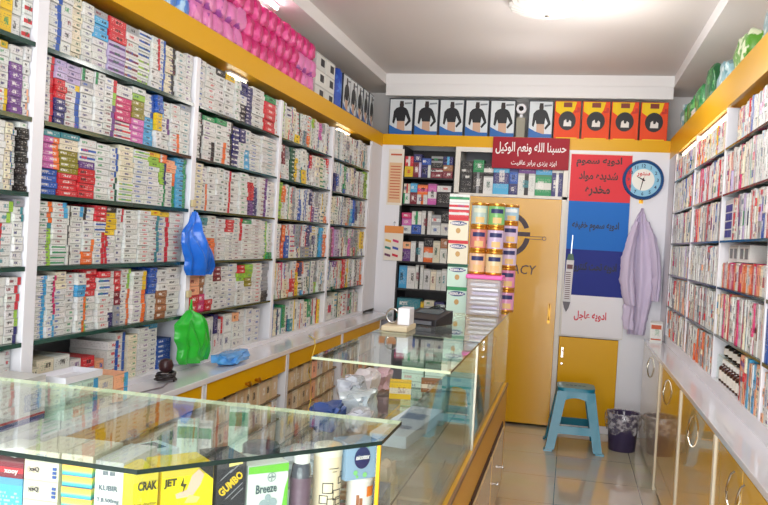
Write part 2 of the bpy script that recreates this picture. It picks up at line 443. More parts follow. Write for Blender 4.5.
# right base cabinets: lacquered doors, cream strips, curved handles
t = None
YEL2 = mat('glossy yellow lacquer', srgb(222, 170, 4), .16, coat=.7)
RC = [(6.44, 5.27, CREAM, 'cream'), (5.23, 4.30, YEL2, 'yellow'), (4.26, 3.30, YEL2, 'yellow'), (3.26, 2.3, YEL2, 'yellow'), (2.26, 1.3, YEL, 'yellow')]
WH = ['beside the trash bin at the far end', 'second from the far end', 'third from the far end, single handle', 'nearest in view with two handles', 'at the very front']
TOE = mat('worn toe board', srgb(120, 112, 104), .5)
HND = mat('brushed nickel handle', srgb(190, 184, 170), .25, metal=1)
for k, (ya, yb, m_, cn) in enumerate(RC):
    t = thing('base_cabinet', 'glossy %s base cabinet under the right worktop, %s' % (cn, WH[k]), 'cabinet', (.58, (ya + yb) / 2, 0))
    bm = nb(); box(bm, .592, 1.05, yb, ya, .03, .774); link('carcass', bm, WHITE, t)
    bm = nb(); box(bm, .60, 1.0, yb, ya, 0, .03); link('toe_board', bm, TOE, t)
    nd = 1 if k < 3 else 2
    wdt = (ya - yb - .02) / nd
    for q in range(nd):
        y1 = ya - .01 - q * wdt; y0 = y1 - wdt + .006
        bm = nb(); box(bm, .572, .59, y0, y1, .035, .772)
        d_ = link('door', bm, m_, t, bevel=.002)
        hy = (y0 + .12) if nd == 1 and k != 0 else (y0 + y1) / 2 if k == 0 else (y0 + .07 if q == 0 else y1 - .07)
        if k == 1: hy = 4.84
        if k == 2: hy = 3.83
        if k == 0: hy = 5.84
        if k == 3: hy = 2.9 if q == 0 else 2.74
        for s in ((-1, 1) if k < 2 else (1,)):
            bm = nb()
            pts = [(.572, hy, .60), (.561, hy + s * .004, .61), (.553, hy + s * .009, .64), (.550, hy + s * .012, .67), (.553, hy + s * .009, .70), (.561, hy + s * .004, .73), (.572, hy, .74)]
            tube(bm, pts, .0042, 8)
            h_ = link('handle', bm, HND, d_, smooth=True)
    bm = nb(); box(bm, .566, .592, yb - .036, yb - .002, 0.0, .774); link('edge_strip', bm, mat('cream edge strip', srgb(226, 218, 196), .35), t)

# left base cabinets: yellow head rail with brass knobs, open glazed shelves of kraft cartons below
LCY = [(1.05, 2.02), (2.06, 3.05), (3.09, 4.05), (4.09, 5.1), (5.14, 6.2)]
LWH = ['nearest the viewer', 'second from the viewer', 'in the middle of the run', 'second from the back wall', 'ending at the grey panel']
KW = mat('shelf shadow brown', srgb(140, 118, 92), .6)  # tan brown of the shelf boards themselves
for k, (ya, yb) in enumerate(LCY):
    t = thing('base_cabinet', 'white base cabinet with yellow rail under the left worktop, %s' % LWH[k], 'cabinet', (-1.44, (ya + yb) / 2, 0))
    bm = nb()
    box(bm, -1.94, -1.425, ya - .014, ya - .002, .0, .814); box(bm, -1.94, -1.425, yb + .002, yb + .014, .0, .814)
    box(bm, -1.95, -1.94, ya - .02, yb + .02, 0, .815); box(bm, -1.94, -1.44, ya - .004, yb + .004, 0, .06)
    link('carcass', bm, WHITE, t)
    bm = nb(); box(bm, -1.445, -1.43, ya, yb, .725, .815); link('head_rail', bm, YEL, t)
    for q in (-.06, .06):
        bm = nb(); lathe(bm, [(.006, 0), (.008, .012), (.014, .018), (.014, .026), (.006, .03)], seg=12)
        xf(bm, bm.verts, Matrix.Translation((-1.43, (ya + yb) / 2 + q, .745)) @ Matrix.Rotation(PI / 2, 4, 'Y'))
        link('knob', bm, GOLD, t, smooth=True)
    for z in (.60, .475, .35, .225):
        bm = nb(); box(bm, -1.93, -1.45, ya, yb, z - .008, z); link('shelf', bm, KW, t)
    # cartons on its shelves
    for li, z in enumerate((.60, .475, .35, .225)):
        y = ya + .01; n = 0
        if pix(-1.44, yb, z)[1] < 0 or pix(-1.44, yb, z + .1)[0] < 20: continue
        while y < yb - .05:
            w = rnd.uniform(.055, .105)
            if y + w > yb - .005: break
            n += 1
            hh = rnd.uniform(.100, .114)
            u, v = pix(-1.48, y, z + hh)
            if u > -20 and v < 520 and not (k == 0 and li > 2):
                col = rnd.choice(['j', 'j', 'j', 'c', 'j', 'j', 'j', 'h', 'c', 'w' if rnd.random() < .4 else 'j'])
                cn = PAL[col][0]
                carton_obj('storage_carton', '%s carton, %s along, %s shelf below rail, left base cabinet %s' % (cn, ordn(n), ordn(li + 1), ['nearest viewer', 'second', 'third', 'fourth', 'farthest'][k]),
                           'carton', 'kraft cartons in the left base cabinets', (-1.448 - rnd.random() * .012, y + w / 2, z), (1, 0, 0), w - .003, hh, .16, col, rnd.choice('cwj'), rnd.choice('ttrmn'), jit=14)
            y += w
bm = nb(); box(bm, -1.46, -.80, 6.3, 6.32, 0, .80)
GREYP = mat('grey end panel', srgb(128, 130, 140), .35)
tag(link('end_panel', bm, GREYP), 'plain grey upright panel closing the left cabinets near back wall', 'panel')
# ================================================================== stacks of medicine boxes on the left wall
# each column: "right edge:segments" (top to bottom); a segment is base, accent, layout, count
B1 = ["-40:wn3 3:wn4 17:yht3 26:wkt3 37:wkt1,wrh4", "0:wkt9 12:yn1,wbt2,wkt3,wyr3 25:wsn2,vn6 37:wkt4,wkt2,whr4", "8:wet10 15:cet12 20:wbl12 34:wen1,kot11",
      "0:wkt5 15:wlr2,wrl4 30:gn1,war2,wkt6", "8:wkt7 29:wrr4,wlr2,wnr2", "10:wrt5 28:wkt7"]
B2 = ["63:wbr8 74:wlt2,wln1,wlt2 85:cpt10 96:wrt9 111:gn1,sn3,wkt4 128:rn3,ivh4 141:gn1,wn2,wuh4 153:wbh4,wlh4 161:wrr5,wst3 168:wks1,wbr8 178:ckr9 187:wkt8 196:wkt9",
      "57:wrr9 68:ipt3,rn3,nn4 83:ivt3,wyr1,wbr6 95:wel2,gn1,wst7 105:wel2,wkt8 117:wrr2,wlr2,wvr5 134:wen2,mn4,wrh3 147:wen1,ln1,qn3,pn4 157:wbr4,sn5 163:bn3,yn3,wn3 172:wsl3,wvr3,wn3 181:wkt3,wn3,wor4 192:gn1,wkt8",
      "63:an1,por5,bn4 82:an1,cn2,qn4,rn4 98:wrn1,wbh2,vn1,rwt4 112:wkt9 120:wbr5,wdr4 134:crt7,wlh4 149:wlh2,wkt9 161:yn1,ln2,wkt8 168:ol2,lnr5,wer5 178:hn3,wor3,wer5 191:ser10",
      "53:wor4,war1,wlr7 68:wsr3,wkt5,weh4 74:wkm3 86:wsr2,wkt9 97:wkl2,wkt3,wor2,on2 108:rwt3,wbh2,wrr6 119:kwn1,yn4,wrl5 126:wrr2,wkt6 139:wkt11 150:wkt12 160:yn1,war9 172:yn1,wrr9 189:wkt9",
      "47:wsr16 56:wmr7,wsr4 68:cwt3,wkt8 77:wkt3,wkn3,wkt4 86:wkt2,sn2,wor6 99:rot4,wll5 110:rn1,wbh3,wrt5 117:wkt6,nn2 124:rn3,un2,gn3 133:wlr4,wor7 146:wyr4,wor7 150:wvr8 158:bn5,wst5 168:wkt3,tn4 183:wst8"]
B3 = ["207:wnl1,wat8 217:wkn1,wkt2,wlt5 227:kwn1,wrt6 236:yn1,wet6 241:wet9 248:nwt3,wkt2,kot4 254:nwt11 266:wkt9 276:en1,rwt5 283:wkt6",
      "204:wkr8 216:en1,wkt4,wkr4 227:en1,wkt3,wor4 234:wkr8 240:nwh8 246:nwt3,wet6 252:wrt3,swt3 263:wrt3,wet8 281:wet10",
      "204:clt9 210:wkt3,wor5 218:wkt8 225:wlt8 232:wrr8 240:wet6 248:wkt9 254:wot2,rn6,vwt5 260:wlt3,nwt8 268:wvr9 280:wkt10",
      "202:an1,wkt9 209:an2,wkt9 218:wkt5,on5 226:wrt9 234:rn4,wkt9 243:wrr6,wkt5 252:en1,wrt9 262:wkt13 268:wlr9 276:wat9,en2",
      "200:hrt3,rt2 207:tn3,mwt2 214:wkt6,rn2 222:ukt3,wkt6 230:wkt10 238:wrt9 245:rn2,len2,wkt6 252:lkt3,qn2,wut4 262:wkt11 275:gkt8,kn3"]
YS = [(POSTS[i] + .032, POSTS[i + 1] - .032) for i in range(5)]
ZB = [1.981, 1.756, 1.531, 1.306, 1.076, .861]
ZTOP = [2.185, 1.964, 1.739, 1.514, 1.289, 1.058]
def y_of(px, z):
    return at(px, pix(-1.6, 3.0, z)[1], 0, -1.6)[1] if False else solve_y(px, z)
def solve_y(px, z):
    a, b = .8, 6.6
    for _ in range(40):
        m = (a + b) / 2
        if pix(-1.6, m, z)[0] < px: a = m
        else: b = m
    return a
SPECS = []            # every box: dict
def add_col(bay, row, ci, y0, y1, segs, fill, zb, zt):
    n = sum(s[3] for s in segs); H = (zt - zb) * fill; h = H / n
    z = zb; k = 0
    off = rnd.uniform(-.008, .008)
    d = rnd.uniform(.11, .16)
    for sg, (base, acc, lay, cnt) in enumerate(segs[::-1]):
        for _ in range(cnt):
            k += 1
            y_ = (y0 + y1) / 2 + rnd.uniform(-.002, .002)
            w = max(.012, y1 - y0 - .004 - rnd.random() * .002)
            SPECS.append(dict(bay=bay, row=row, col=ci, k=k, P=(-1.615 + off + rnd.uniform(-.004, .004) if row < 5 else -1.63 + off, y_, z), w=w, h=h - .0012, d=d,
                              base=base, acc=acc, lay=lay, seed=(bay, row, ci, sg), rot=rnd.uniform(-.03, .03) * (.4 if w > .06 else 1)))
            z += h
def parse(tok):
    px, sp = tok.split(':'); segs = []
    for s in sp.split(','):
        m = re.match(r'^([a-z])([a-z])?([rlmthnd])(\d+)$', s) or re.match(r'^([a-z])()([a-z])(\d+)$', s)
        if not m: print('BADSEG', s); continue
        lay = m.group(3) if m.group(3) in LAY else 'r'
        segs.append((m.group(1), m.group(2) or 'w', lay, int(m.group(4))))
    return float(px), segs
for bay, rows in ((0, B1), (1, B2), (2, B3)):
    for r, line in enumerate(rows):
        z = ZB[r]; y = YS[bay][0]
        if bay == 0: y = solve_y(-80, z)
        for ci, tok in enumerate(line.split()):
            px, segs = parse(tok)
            y1 = min(solve_y(px, z), YS[bay][1])
            if ci == len(line.split()) - 1: y1 = YS[bay][1]
            if y1 - y > .012:
                add_col(bay, r, ci + 1, y, y1, segs, rnd.uniform(.92, 1.0), z, ZTOP[r])
                y = y1
ACC = 'kkkkbbrrreeaavnoslumyd'
def rand_segs(n, whites=.8):
    segs = []
    left = n
    while left > 0:
        c = min(left, rnd.choice([2, 3, 4, 5, 8]))
        if rnd.random() < whites: segs.append((rnd.choice('wwwwwgc'), rnd.choice(ACC), rnd.choice('ttttrrlmh'), c))
        else: segs.append((rnd.choice('rbvesoypamnld'), 'w', rnd.choice('tnt'), c))
        left -= c
    return segs
SPECIAL = {(3, 3): {2: [('u', 'w', 't', 4), ('r', 'o', 't', 3)], 3: [('o', 'w', 't', 6)], 14: [('a', 'w', 't', 9)], 15: [('s', 'w', 't', 9)]},
           (4, 3): {2: [('p', 'w', 't', 7)], 3: [('i', 'p', 't', 7)]},
           (3, 4): {7: [('o', 'r', 't', 2), ('y', 'w', 't', 5)]}, (4, 4): {7: [('r', 'w', 't', 6)], 9: [('y', 'w', 't', 6)]},
           (3, 1): {2: [('u', 'w', 't', 4), ('w', 'k', 't', 3)], 7: [('w', 'a', 't', 3), ('y', 'w', 't', 2)]}, (3, 2): {1: [('l', 'e', 't', 7)], 3: [('w', 'e', 'r', 6)]}}
for bay in (3, 4):
    for r in range(5):
        y = YS[bay][0]; ci = 0
        while y < YS[bay][1] - .03:
            w = rnd.uniform(.04, .085); ci += 1
            y1 = min(y + w, YS[bay][1])
            if YS[bay][1] - y1 < .03: y1 = YS[bay][1]
            segs = SPECIAL.get((bay, r), {}).get(ci) or rand_segs(rnd.choice([6, 7, 8, 9, 10]), .86)
            add_col(bay, r, ci, y, y1, segs, rnd.uniform(.9, 1.0), ZB[r], ZTOP[r])
            y = y1
# lowest row, standing on the worktop: larger boxes
B2L = [(.06, 'cnt3', .62), (.09, 'cnt3', .72), (.09, 'wst1,wkt2', .72), (.07, 'wkt3', .6), (.08, 'rwt1,int2', .6), (.06, 'hbt2', .5), (.075, 'wbr5', .8), (.07, 'wbr5', .92), (.07, 'cwt8', .85), (.08, 'wkt9', .95), (.09, 'swt1,wkt9', .98), (.12, 'bwt6', .62)]
y = YS[1][0] + .0
for ci, (w, sp, fl) in enumerate(B2L):
    segs = [(m[0], m[1], m[2] if m[2] in LAY else 't', int(m[3:])) for m in sp.split(',')]
    add_col(1, 5, ci + 1, y, min(y + w, YS[1][1]), segs, fl, ZB[5], ZTOP[5]); y += w
B3L = [(.1, 'wkt1,wrh1,pmt1', .96), (.09, 'wrr1,wut1,wmh1', .96), (.07, 'wyt2', .9), (.05, 'wat1', .9), (.045, 'nwt1,wet1', .95), (.04, 'wkt1', .8), (.04, 'rwt1,wrt1', .85), (.09, 'wkt2', .9), (.07, 'hot1,wkt3', .9), (.1, 'wkt5', .95), (.09, 'wnt4', .95), (.1, 'wkt6', .9)]
y = YS[2][0]
for ci, (w, sp, fl) in enumerate(B3L):
    segs = [(m[0], m[1], m[2] if m[2] in LAY else 't', int(m[3:])) for m in sp.split(',')]
    add_col(2, 5, ci + 1, y, min(y + w, YS[2][1]), segs, fl, ZB[5], ZTOP[5]); y += w
for bay in (3, 4):
    y = YS[bay][0]; ci = 0
    while y < YS[bay][1] - .03:
        w = rnd.uniform(.04, .09); ci += 1; y1 = min(y + w, YS[bay][1])
        segs = rand_segs(rnd.choice([1, 2, 3, 5, 6]), .8)
        add_col(bay, 5, ci, y, y1, segs, rnd.uniform(.75, .98), ZB[5], ZTOP[5]); y = y1
def parea(s, fx, span_axis):
    x, y, z = s['P']; w, h = s['w'], s['h']
    if span_axis == 'Y':
        a = pix(x, y - w / 2, z); b = pix(x, y + w / 2, z); c = pix(x, y - w / 2, z + h)
    cxx, cyy = (a[0] + b[0]) / 2, (a[1] + c[1]) / 2
    if cxx < 0 or cxx > 768 or cyy < 0 or cyy > 505: return 0
    return abs((b[0] - a[0]) * (c[1] - a[1]))
def emit_boxes(specs, F, name, cat, group, labeler, stuff_label, limit=298):
    order = sorted(range(len(specs)), key=lambda i: -parea(specs[i], 0, 'Y'))
    single = set(i for i in order[:limit] if parea(specs[i], 0, 'Y') > 0)
    bm = nb()
    for i, s in enumerate(specs):
        a = (s['P'], F, s['w'], s['h'], s['d'], s['base'], s['acc'], s['lay'], s.get('dens', 1), s['rot'], 8, s.get('seed'))
        if i in single: carton_obj(name, labeler(s), cat, group, *a)
        else: carton(bm, *a)
    o = link(name + '_stock', bm, PRINT)
    tag(o, stuff_label, cat, kind='stuff')
BAYN = ['leftmost bay', 'bay right of leftmost post', 'bay beyond blue bag', 'fourth bay', 'farthest bay']
ROWN = ['top shelf', 'second shelf', 'third shelf', 'fourth shelf', 'fifth shelf', 'worktop']
def lab_left(s):
    nm = PAL[s['base']][0]
    d = '%s box' % nm
    return '%s, %s up, stack %s from left, %s, %s' % (d, ordn(s['k']), ordn(s['col']), ROWN[s['row']], BAYN[s['bay']])
emit_boxes(SPECS, (1, 0, 0), 'medicine_box', 'medicine box', 'medicine boxes stacked on the left wall shelves', lab_left,
           'smaller and farther printed medicine boxes stacked along the left wall shelves')

# ================================================================== upright packets on the right wall
RS = []
RROW = {(2, 2): 'w', }
def right_row(bay, r, y0, y1, zb, zt, cols='wwwwwwwwwwccggiwhmbrw'):
    y = y0; ci = 0
    while y < y1 - .014:
        th = rnd.uniform(.018, .042); ci += 1
        if y + th > y1: th = y1 - y
        H = zt - zb
        tiers = rnd.choice([1, 1, 2, 2, 3])
        z = zb; tot = rnd.uniform(.9, .99) * H
        if rnd.random() < .12: tiers = 6
        base0 = rnd.choice(cols); acc0 = rnd.choice('kbgavewusrcigt')
        for q in range(tiers):
            h = tot / tiers
            RS.append(dict(bay=bay, row=r, col=ci, k=q + 1, P=(.703 + rnd.uniform(0, .009), y + th / 2, z), w=th - .0015, h=h - .001, d=rnd.uniform(.09, .14),
                           base=base0 if rnd.random() < .8 else rnd.choice(cols), acc=acc0, lay=rnd.choice('tthhrmdn'), rot=rnd.uniform(-.04, .04), tall=h > .09))
            z += h
        y += th
RB = [(POSTS[i] + .016, POSTS[i + 1] - .016) for i in range(5)]
for bay in range(1, 5):
    y0, y1 = RB[bay]
    if bay == 1: y0 = 2.9
    for r in range(6):
        zt = [2.14, 1.964, 1.739, 1.514, 1.289, 1.058][r]
        if bay == 3 - 0 and False: continue
        if bay == 2 and r == 3:      # low packets with two device boxes on top
            yy = y0; ci = 0
            while yy < y1 - .02:
                th = rnd.uniform(.024, .04); ci += 1
                if yy + th > y1: th = y1 - yy
                b0 = rnd.choice('oorwhwcm')
                RS.append(dict(bay=bay, row=r, col=ci, k=1, P=(.715, yy + th / 2, ZB[r]), w=th - .0015, h=rnd.uniform(.11, .125), d=.12, base=b0, acc=rnd.choice('rwo'), lay=rnd.choice('thm'), rot=0, tall=True)); yy += th
            continue
        if bay == 2 and r == 2:
            right_row(bay, r, y0, 3.99, ZB[r], zt); continue
        if bay == 2 and r == 5:
            right_row(bay, r, y0, 3.62, ZB[r], zt, 'wscroh'); continue
        if bay == 2 and r == 0:
            right_row(bay, r, y0, 4.02, ZB[r], zt); continue
        cols = 'wwwwwwwwwwccggiwhmbrw'
        if r >= 4 and bay in (3, 4): cols = 'wwwgorhwwwgc'
        if bay == 3 and r in (0,): cols = 'wroyhcmwww'
        right_row(bay, r, y0, y1, ZB[r], zt, cols)
RBN = ['', 'nearest bay', 'bay left of nearest upright', 'middle bay', 'bay by lab coat']
def lab_right(s):
    nm = PAL[s['base']][0]
    return '%s packet, %s up, column %s from right, %s, right wall %s' % (nm, ordn(s['k']), ordn(s['col']), ROWN[s['row']], RBN[s['bay']].replace('bay left of nearest upright', 'second bay'))
emit_boxes(RS, (-1, 0, 0), 'medicine_packet', 'medicine packet', 'packets standing on the right wall shelves', lab_right,
           'smaller and farther printed packets standing along the right wall shelves')
# items that stand out on the right wall
bm = nb(); carton(bm, (.712, 4.11, 1.5312), (-1, 0, 0), .2, .19, .12, 'w', 'n', 'n', .2, jit=0)
o = solo('medicine_packet', bm, PRINT, 'large white packet printed with a grid of navy squares, right wall shelf', 'packet', (.712, 4.11, 1.531))
bm = nb()
for i in range(3):
    for j in range(4): box(bm, .7105, .7118, 4.03 + i * .055, 4.03 + i * .055 + .048, 1.545 + j * .04, 1.545 + j * .04 + .034)
link('printed_grid', bm, ink('navy', (44, 48, 130)), o)
for i, (y, lb) in enumerate(((4.04, 'farther'), (3.80, 'nearer'))):
    bm = nb(); carton(bm, (.73, y, 1.432), (-1, 0, 0), .22, .075, .13, 'w', 'g', 'n', .3, jit=0)
    o = solo('device_box', bm, PRINT, 'white box with grey print above orange packets, the %s of two' % lb, 'box', (.73, y, 1.432), bevel=0)
    bm = nb()
    for q in (-.05, .05): box(bm, .7285, .7298, y + q - .03, y + q + .03, 1.447, 1.492)
    link('printed_patch', bm, ink('grey', (110, 112, 118)), o)
BRN = mat('brown medicine glass', srgb(58, 26, 16), .12, coat=.4)
CAPW = mat('white plastic cap', srgb(228, 226, 224), .4)
LBW = mat('white bottle label', srgb(220, 216, 208), .5)
def bottle(loc, r, h, label, group, body=BRN):
    t = thing('medicine_bottle', label, 'bottle', loc, group); x, y, z = loc
    bm = nb(); lathe(bm, [(r * .95, 0), (r, .004), (r, h * .62), (r * .8, h * .7), (r * .42, h * .77), (r * .42, h * .84)], x, y, z, 20); link('bottle_body', bm, body, t, smooth=True)
    bm = nb(); lathe(bm, [(r * .5, h * .82), (r * .52, h * .84), (r * .52, h * .985), (r * .46, h)], x, y, z, 16); link('cap', bm, CAPW, t, smooth=True)
    bm = nb(); lathe(bm, [(r + .0006, h * .12), (r + .0006, h * .52)], x, y, z, 20, cap=False); link('label', bm, LBW, t, smooth=True)
    return t
n = 0
for row in range(2):
    for i in range(8):
        n += 1
        y = 3.68 + i * .066
        if y > 4.16: continue
        bottle((.742 + row * .062, y, .86), .026, .105 + row * .02, '%s brown medicine bottle with white cap from the right, %s row on right worktop shelf' % (ordn(i + 1), ['front', 'rear'][row]), 'brown bottles on the right wall')
bm = nb(); box(bm, .715, .90, 3.64, 4.2, .980, .984); box(bm, .715, .90, 3.64, 3.645, .861, .980); box(bm, .715, .90, 4.195, 4.2, .861, .980); solo('riser_shelf', bm, GLASS, 'narrow glass riser shelf above the brown bottles on the right wall', 'shelf', (.8, 3.9, .995))

for i, y in enumerate((3.80, 3.90, 4.00, 4.10)):
    bottle((.762, y, .985), .034, .072, '%s squat dark bottle from the right on the glass riser, right wall' % ordn(i + 1), 'squat bottles on the riser', mat('dark bottle', srgb(30, 26, 30), .15, coat=.4))
# ================================================================== back wall
FY = D                                    # plane of fronts
def bx(px, py=200): return at(px, py, 1, D)[0]
# dark display cabinet
bm = nb()
t = thing('display_cabinet', 'dark open display cabinet of cosmetics in the back left corner', 'cabinet', (-1.2, D, 0))
box(bm, -1.425, -1.41, D, 7.05, 0, 2.238); box(bm, -.985, -.97, D, 7.05, 0, 2.238); box(bm, -1.41, -.985, 7.04, 7.05, 0, 2.238); box(bm, -1.41, -.985, D, 7.04, .0, .74)
link('carcass', bm, DARK, t)
DL = [.765, 1.043, 1.272, 1.503, 1.752, 1.975]
for z in DL:
    bm = nb(); box(bm, -1.41, -.985, D, 7.04, z - .014, z); link('shelf', bm, DARK, t)
FRAME = mat('off white cabinet frame', srgb(214, 210, 202), .35)
# white framed cupboard above the door
t2 = thing('wall_cupboard', 'white framed cupboard of boxed supplies above the yellow door', 'cupboard', (-.5, D, 1.84))
bm = nb(); box(bm, -.975, -.935, D - .008, 7.05, 1.84, 2.238); link('frame_side', bm, FRAME, t2)
bm = nb(); box(bm, -.10, -.062, D - .008, 7.05, 1.84, 2.238); link('frame_side', bm, FRAME, t2)
bm = nb(); box(bm, -.975, -.062, D - .008, 7.05, 1.84, 1.862); link('bottom_board', bm, FRAME, t2)
bm = nb(); box(bm, -.935, -.10, 7.03, 7.05, 1.862, 2.238); link('back_board', bm, mat('cupboard back', srgb(120, 120, 128), .5), t2)
bm = nb(); box(bm, -.935, -.10, D - .006, D + .004, 2.20, 2.238); link('top_rail', bm, FRAME, t2)
# the door
bm = nb(); box(bm, -.935, -.10, D, D + .03, .02, 1.838)
door = struct('door_1', bm, mat('yellow door laminate', srgb(206, 152, 0), .25, coat=.12))
bm = nb(); box(bm, -.975, -.937, D - .008, D + .03, 0, 1.838); box(bm, -.098, -.062, D - .008, D + .03, 0, 1.838); struct('trim_13', bm, FRAME)
bm = nb(); tube(bm, [(-.15, D - .004, .995), (-.15, D - .03, .985), (-.15, D - .03, .88), (-.15, D - .004, .87)], .005, 8)
box(bm, -.158, -.142, D - .004, D, .84, 1.0)
link('door_handle', bm, GOLD, door, smooth=True)
INKD = ink('door print', (60, 44, 50))
bm = nb(); put_text(bm, 'PHARMACY', (-.525, D - .001, 1.262), (1, 0, 0), Z, height=.075, width=.50, weight=.0, slant=.15)
link('lettering', bm, INKD, door)
bm = nb()      # broken ring, cup stem and small branches of the emblem
def arc(bm, cx, cz, r0, r1, a0, a1, n=24, y=D - .0012):
    for i in range(n):
        a, b = a0 + (a1 - a0) * i / n, a0 + (a1 - a0) * (i + 1) / n
        slab(bm, [(r0 * math.cos(a), r0 * math.sin(a)), (r1 * math.cos(a), r1 * math.sin(a)), (r1 * math.cos(b), r1 * math.sin(b)), (r0 * math.cos(b), r0 * math.sin(b))], Vector((cx, y, cz)), Vector((1, 0, 0)), Z, Vector((0, 1, 0)), .001)
arc(bm, -.52, 1.54, .145, .185, .35, 2.6); arc(bm, -.52, 1.54, .145, .185, -2.8, -.15)
box(bm, -.50, -.335, D - .0012, D - .0002, 1.53, 1.565); 
for z, l in ((1.53, .12), (1.508, .11)):
    box(bm, -.34, -.34 + l, D - .0012, D - .0002, z, z + .004)
arc(bm, -.222, 1.52, .012, .017, 0, 2 * PI, 14)
link('emblem', bm, INKD, door)

# printed board of drug classes beside the door
def board():
    x0, x1 = -.058, .425
    t = thing('notice_board', 'tall board striped red, blue, navy and white with drug class names', 'sign', (.18, D - .01, .76))
    zs = [2.205] + [at(600, yy, 1, D).z for yy in (202, 250.5, 296.5)] + [.765]
    tz = [at(600, yy, 1, D).z for yy in (162.5, 177, 191.5, 227, 268, 317)]
    cols = [(214, 52, 62), (22, 104, 190), (30, 44, 130), (226, 224, 228)]
    bm = nb(); box(bm, x0, x1, D - .012, D - .001, .757, 2.215); link('backing', bm, FRAME, t)
    for i in range(4):
        bm = nb(); box(bm, x0 + .012, x1 - .004, D - .016, D - .0125, zs[i + 1], zs[i]); link('panel', bm, mat('board ' + str(i), srgb(*cols[i]), .5, spec=.2), t)
    K = ink('black', (14, 6, 8)); R = ink('red', (200, 30, 60)); K2 = ink('midnight', (6, 6, 16))
    for s, z, w, m in (('ادویه سموم', tz[0], .35, K), ('شدیده مواد', tz[1], .30, K), ('مخدره', tz[2], .19, K), ('ادویه سموم خفیفه', tz[3], .36, K2), ('ادویه تحت کنترول', tz[4], .36, K2), ('ادویه عاجل', tz[5], .25, R)):
        bm = nb(); put_text(bm, s, (.17, D - .0165, z), (1, 0, 0), Z, width=w, height=.085 if z > 1.2 else .08, arabic=True, weight=.028)
        link('lettering', bm, m, t)
board()
# syringe cut-out on the board's left edge
t = thing('syringe_sign', 'thin cut-out sign of a syringe hanging left of the navy stripe', 'sign', (-.02, D - .03, .93))
O = Vector((0, D - .02, 0)); U = Vector((1, 0, 0)); Vv = Z; Nn = Vector((0, -1, 0))
def sl(pts, name, m, th=.008, off=0):
    bm = nb(); slab(bm, pts, O + Nn * off, U, Vv, Nn, th); return link(name, bm, m, t)
sl([(-.048, 1.03), (.012, 1.03), (.022, 1.36), (-.036, 1.36)], 'barrel', mat('syringe white', srgb(206, 204, 206), .4))
sl([(-.036, 1.362), (.022, 1.362), (.012, 1.41), (-.024, 1.41)], 'collar', mat('syringe green', srgb(56, 92, 70), .4))
sl([(-.008, 1.412), (.0, 1.412), (.004, 1.56), (-.002, 1.56)], 'needle', mat('needle grey', srgb(190, 200, 206), .3, metal=.6))
sl([(-.048, 1.028), (.012, 1.028), (.0, .98), (-.018, .945), (-.036, .98)], 'plunger_tip', mat('plunger grey', srgb(96, 92, 100), .4))
bm = nb()
for i in range(14): box(bm, -.036, .002, D - .0295, D - .0285, 1.05 + i * .016, 1.056 + i * .016)
box(bm, -.03, .014, D - .0295, D - .0285, 1.29, 1.325)
link('graduation', bm, ink('brownish', (96, 60, 66)), t)
# yellow cupboard door under the board
t = thing('cupboard_door', 'low yellow cupboard door under the striped board, behind the blue stool', 'cabinet', (.17, D, .05))
bm = nb(); box(bm, -.058, .398, D - .006, D + .02, .06, .745); link('door_leaf', bm, YEL, t, bevel=.002)
bm = nb(); box(bm, -.035, -.022, D - .012, D - .006, .58, .66); tube(bm, [(-.028, D - .012, .64), (-.028, D - .03, .63), (-.028, D - .03, .61), (-.028, D - .012, .60)], .004, 6); link('handle', bm, CHROME, t)
bm = nb(); lathe(bm, [(.008, 0), (.008, .008)], seg=12); xf(bm, bm.verts, Matrix.Translation((-.028, D - .006, .53)) @ Matrix.Rotation(PI / 2, 4, 'X')); link('key_lock', bm, CHROME, t)
bm = nb(); box(bm, -.062, .66, D - .004, D + .02, 0, .058); struct('baseboard_back', bm, WHITE2)

# red calligraphy sign
t = thing('wall_sign', 'dark red sign with white calligraphy above the yellow door', 'sign', (-.38, D - .03, 2.07))
bm = nb(); box(bm, bx(493, 150), bx(569.5, 150), D - .03, D - .002, 2.073, 2.325)
xa, xb = bx(493, 150), bx(569.5, 150)
link('panel', bm, mat('sign red', srgb(150, 16, 36), .5, spec=.2), t)
WI = ink('white', (232, 226, 226))
bm = nb(); put_text(bm, 'حسبنا الله ونعم الوکیل', ((xa + xb) / 2, D - .031, 2.228), (1, 0, 0), Z, width=.56, height=.115, arabic=True, weight=.016)
link('lettering', bm, WI, t)
bm = nb(); put_text(bm, 'ایزد یزدی برابر عافیت', ((xa + xb) / 2 + .03, D - .031, 2.118), (1, 0, 0), Z, width=.36, height=.05, arabic=True, weight=.01)
link('lettering', bm, WI, t)

# clock
CKX = .510
t = thing('wall_clock', 'round wall clock with blue rim beside the striped board', 'clock', (CKX, D - .001, 2.02))
def disc(name, r0, r1, th, m, par=t, y=D, prof=None, c=(CKX, 2.02)):
    bm = nb(); lathe(bm, prof or [(r1, 0), (r1, th)], seg=48)
    xf(bm, bm.verts, Matrix.Translation((c[0], y, c[1])) @ Matrix.Rotation(PI / 2, 4, 'X')); return link(name, bm, m, par, smooth=True)
disc('case', 0, .15, .03, mat('clock blue', srgb(22, 72, 128), .25, coat=.5), prof=[(.152, .001), (.158, .012), (.152, .03), (.142, .036), (.132, .030), (.131, .012)])
disc('dial', 0, .131, .014, mat('dial pale blue', srgb(128, 186, 214), .3))
disc('dial_centre', 0, .085, .0155, mat('dial white', srgb(226, 226, 220), .3))
bm = nb()
for k in range(1, 13):
    a = PI / 2 - k * PI / 6
    put_text(bm, str(k), (CKX + .109 * math.cos(a), D - .0150, 2.02 + .109 * math.sin(a)), (1, 0, 0), Z, height=.027, weight=.02)
link('numerals', bm, ink('navy dial', (24, 50, 90)), t)
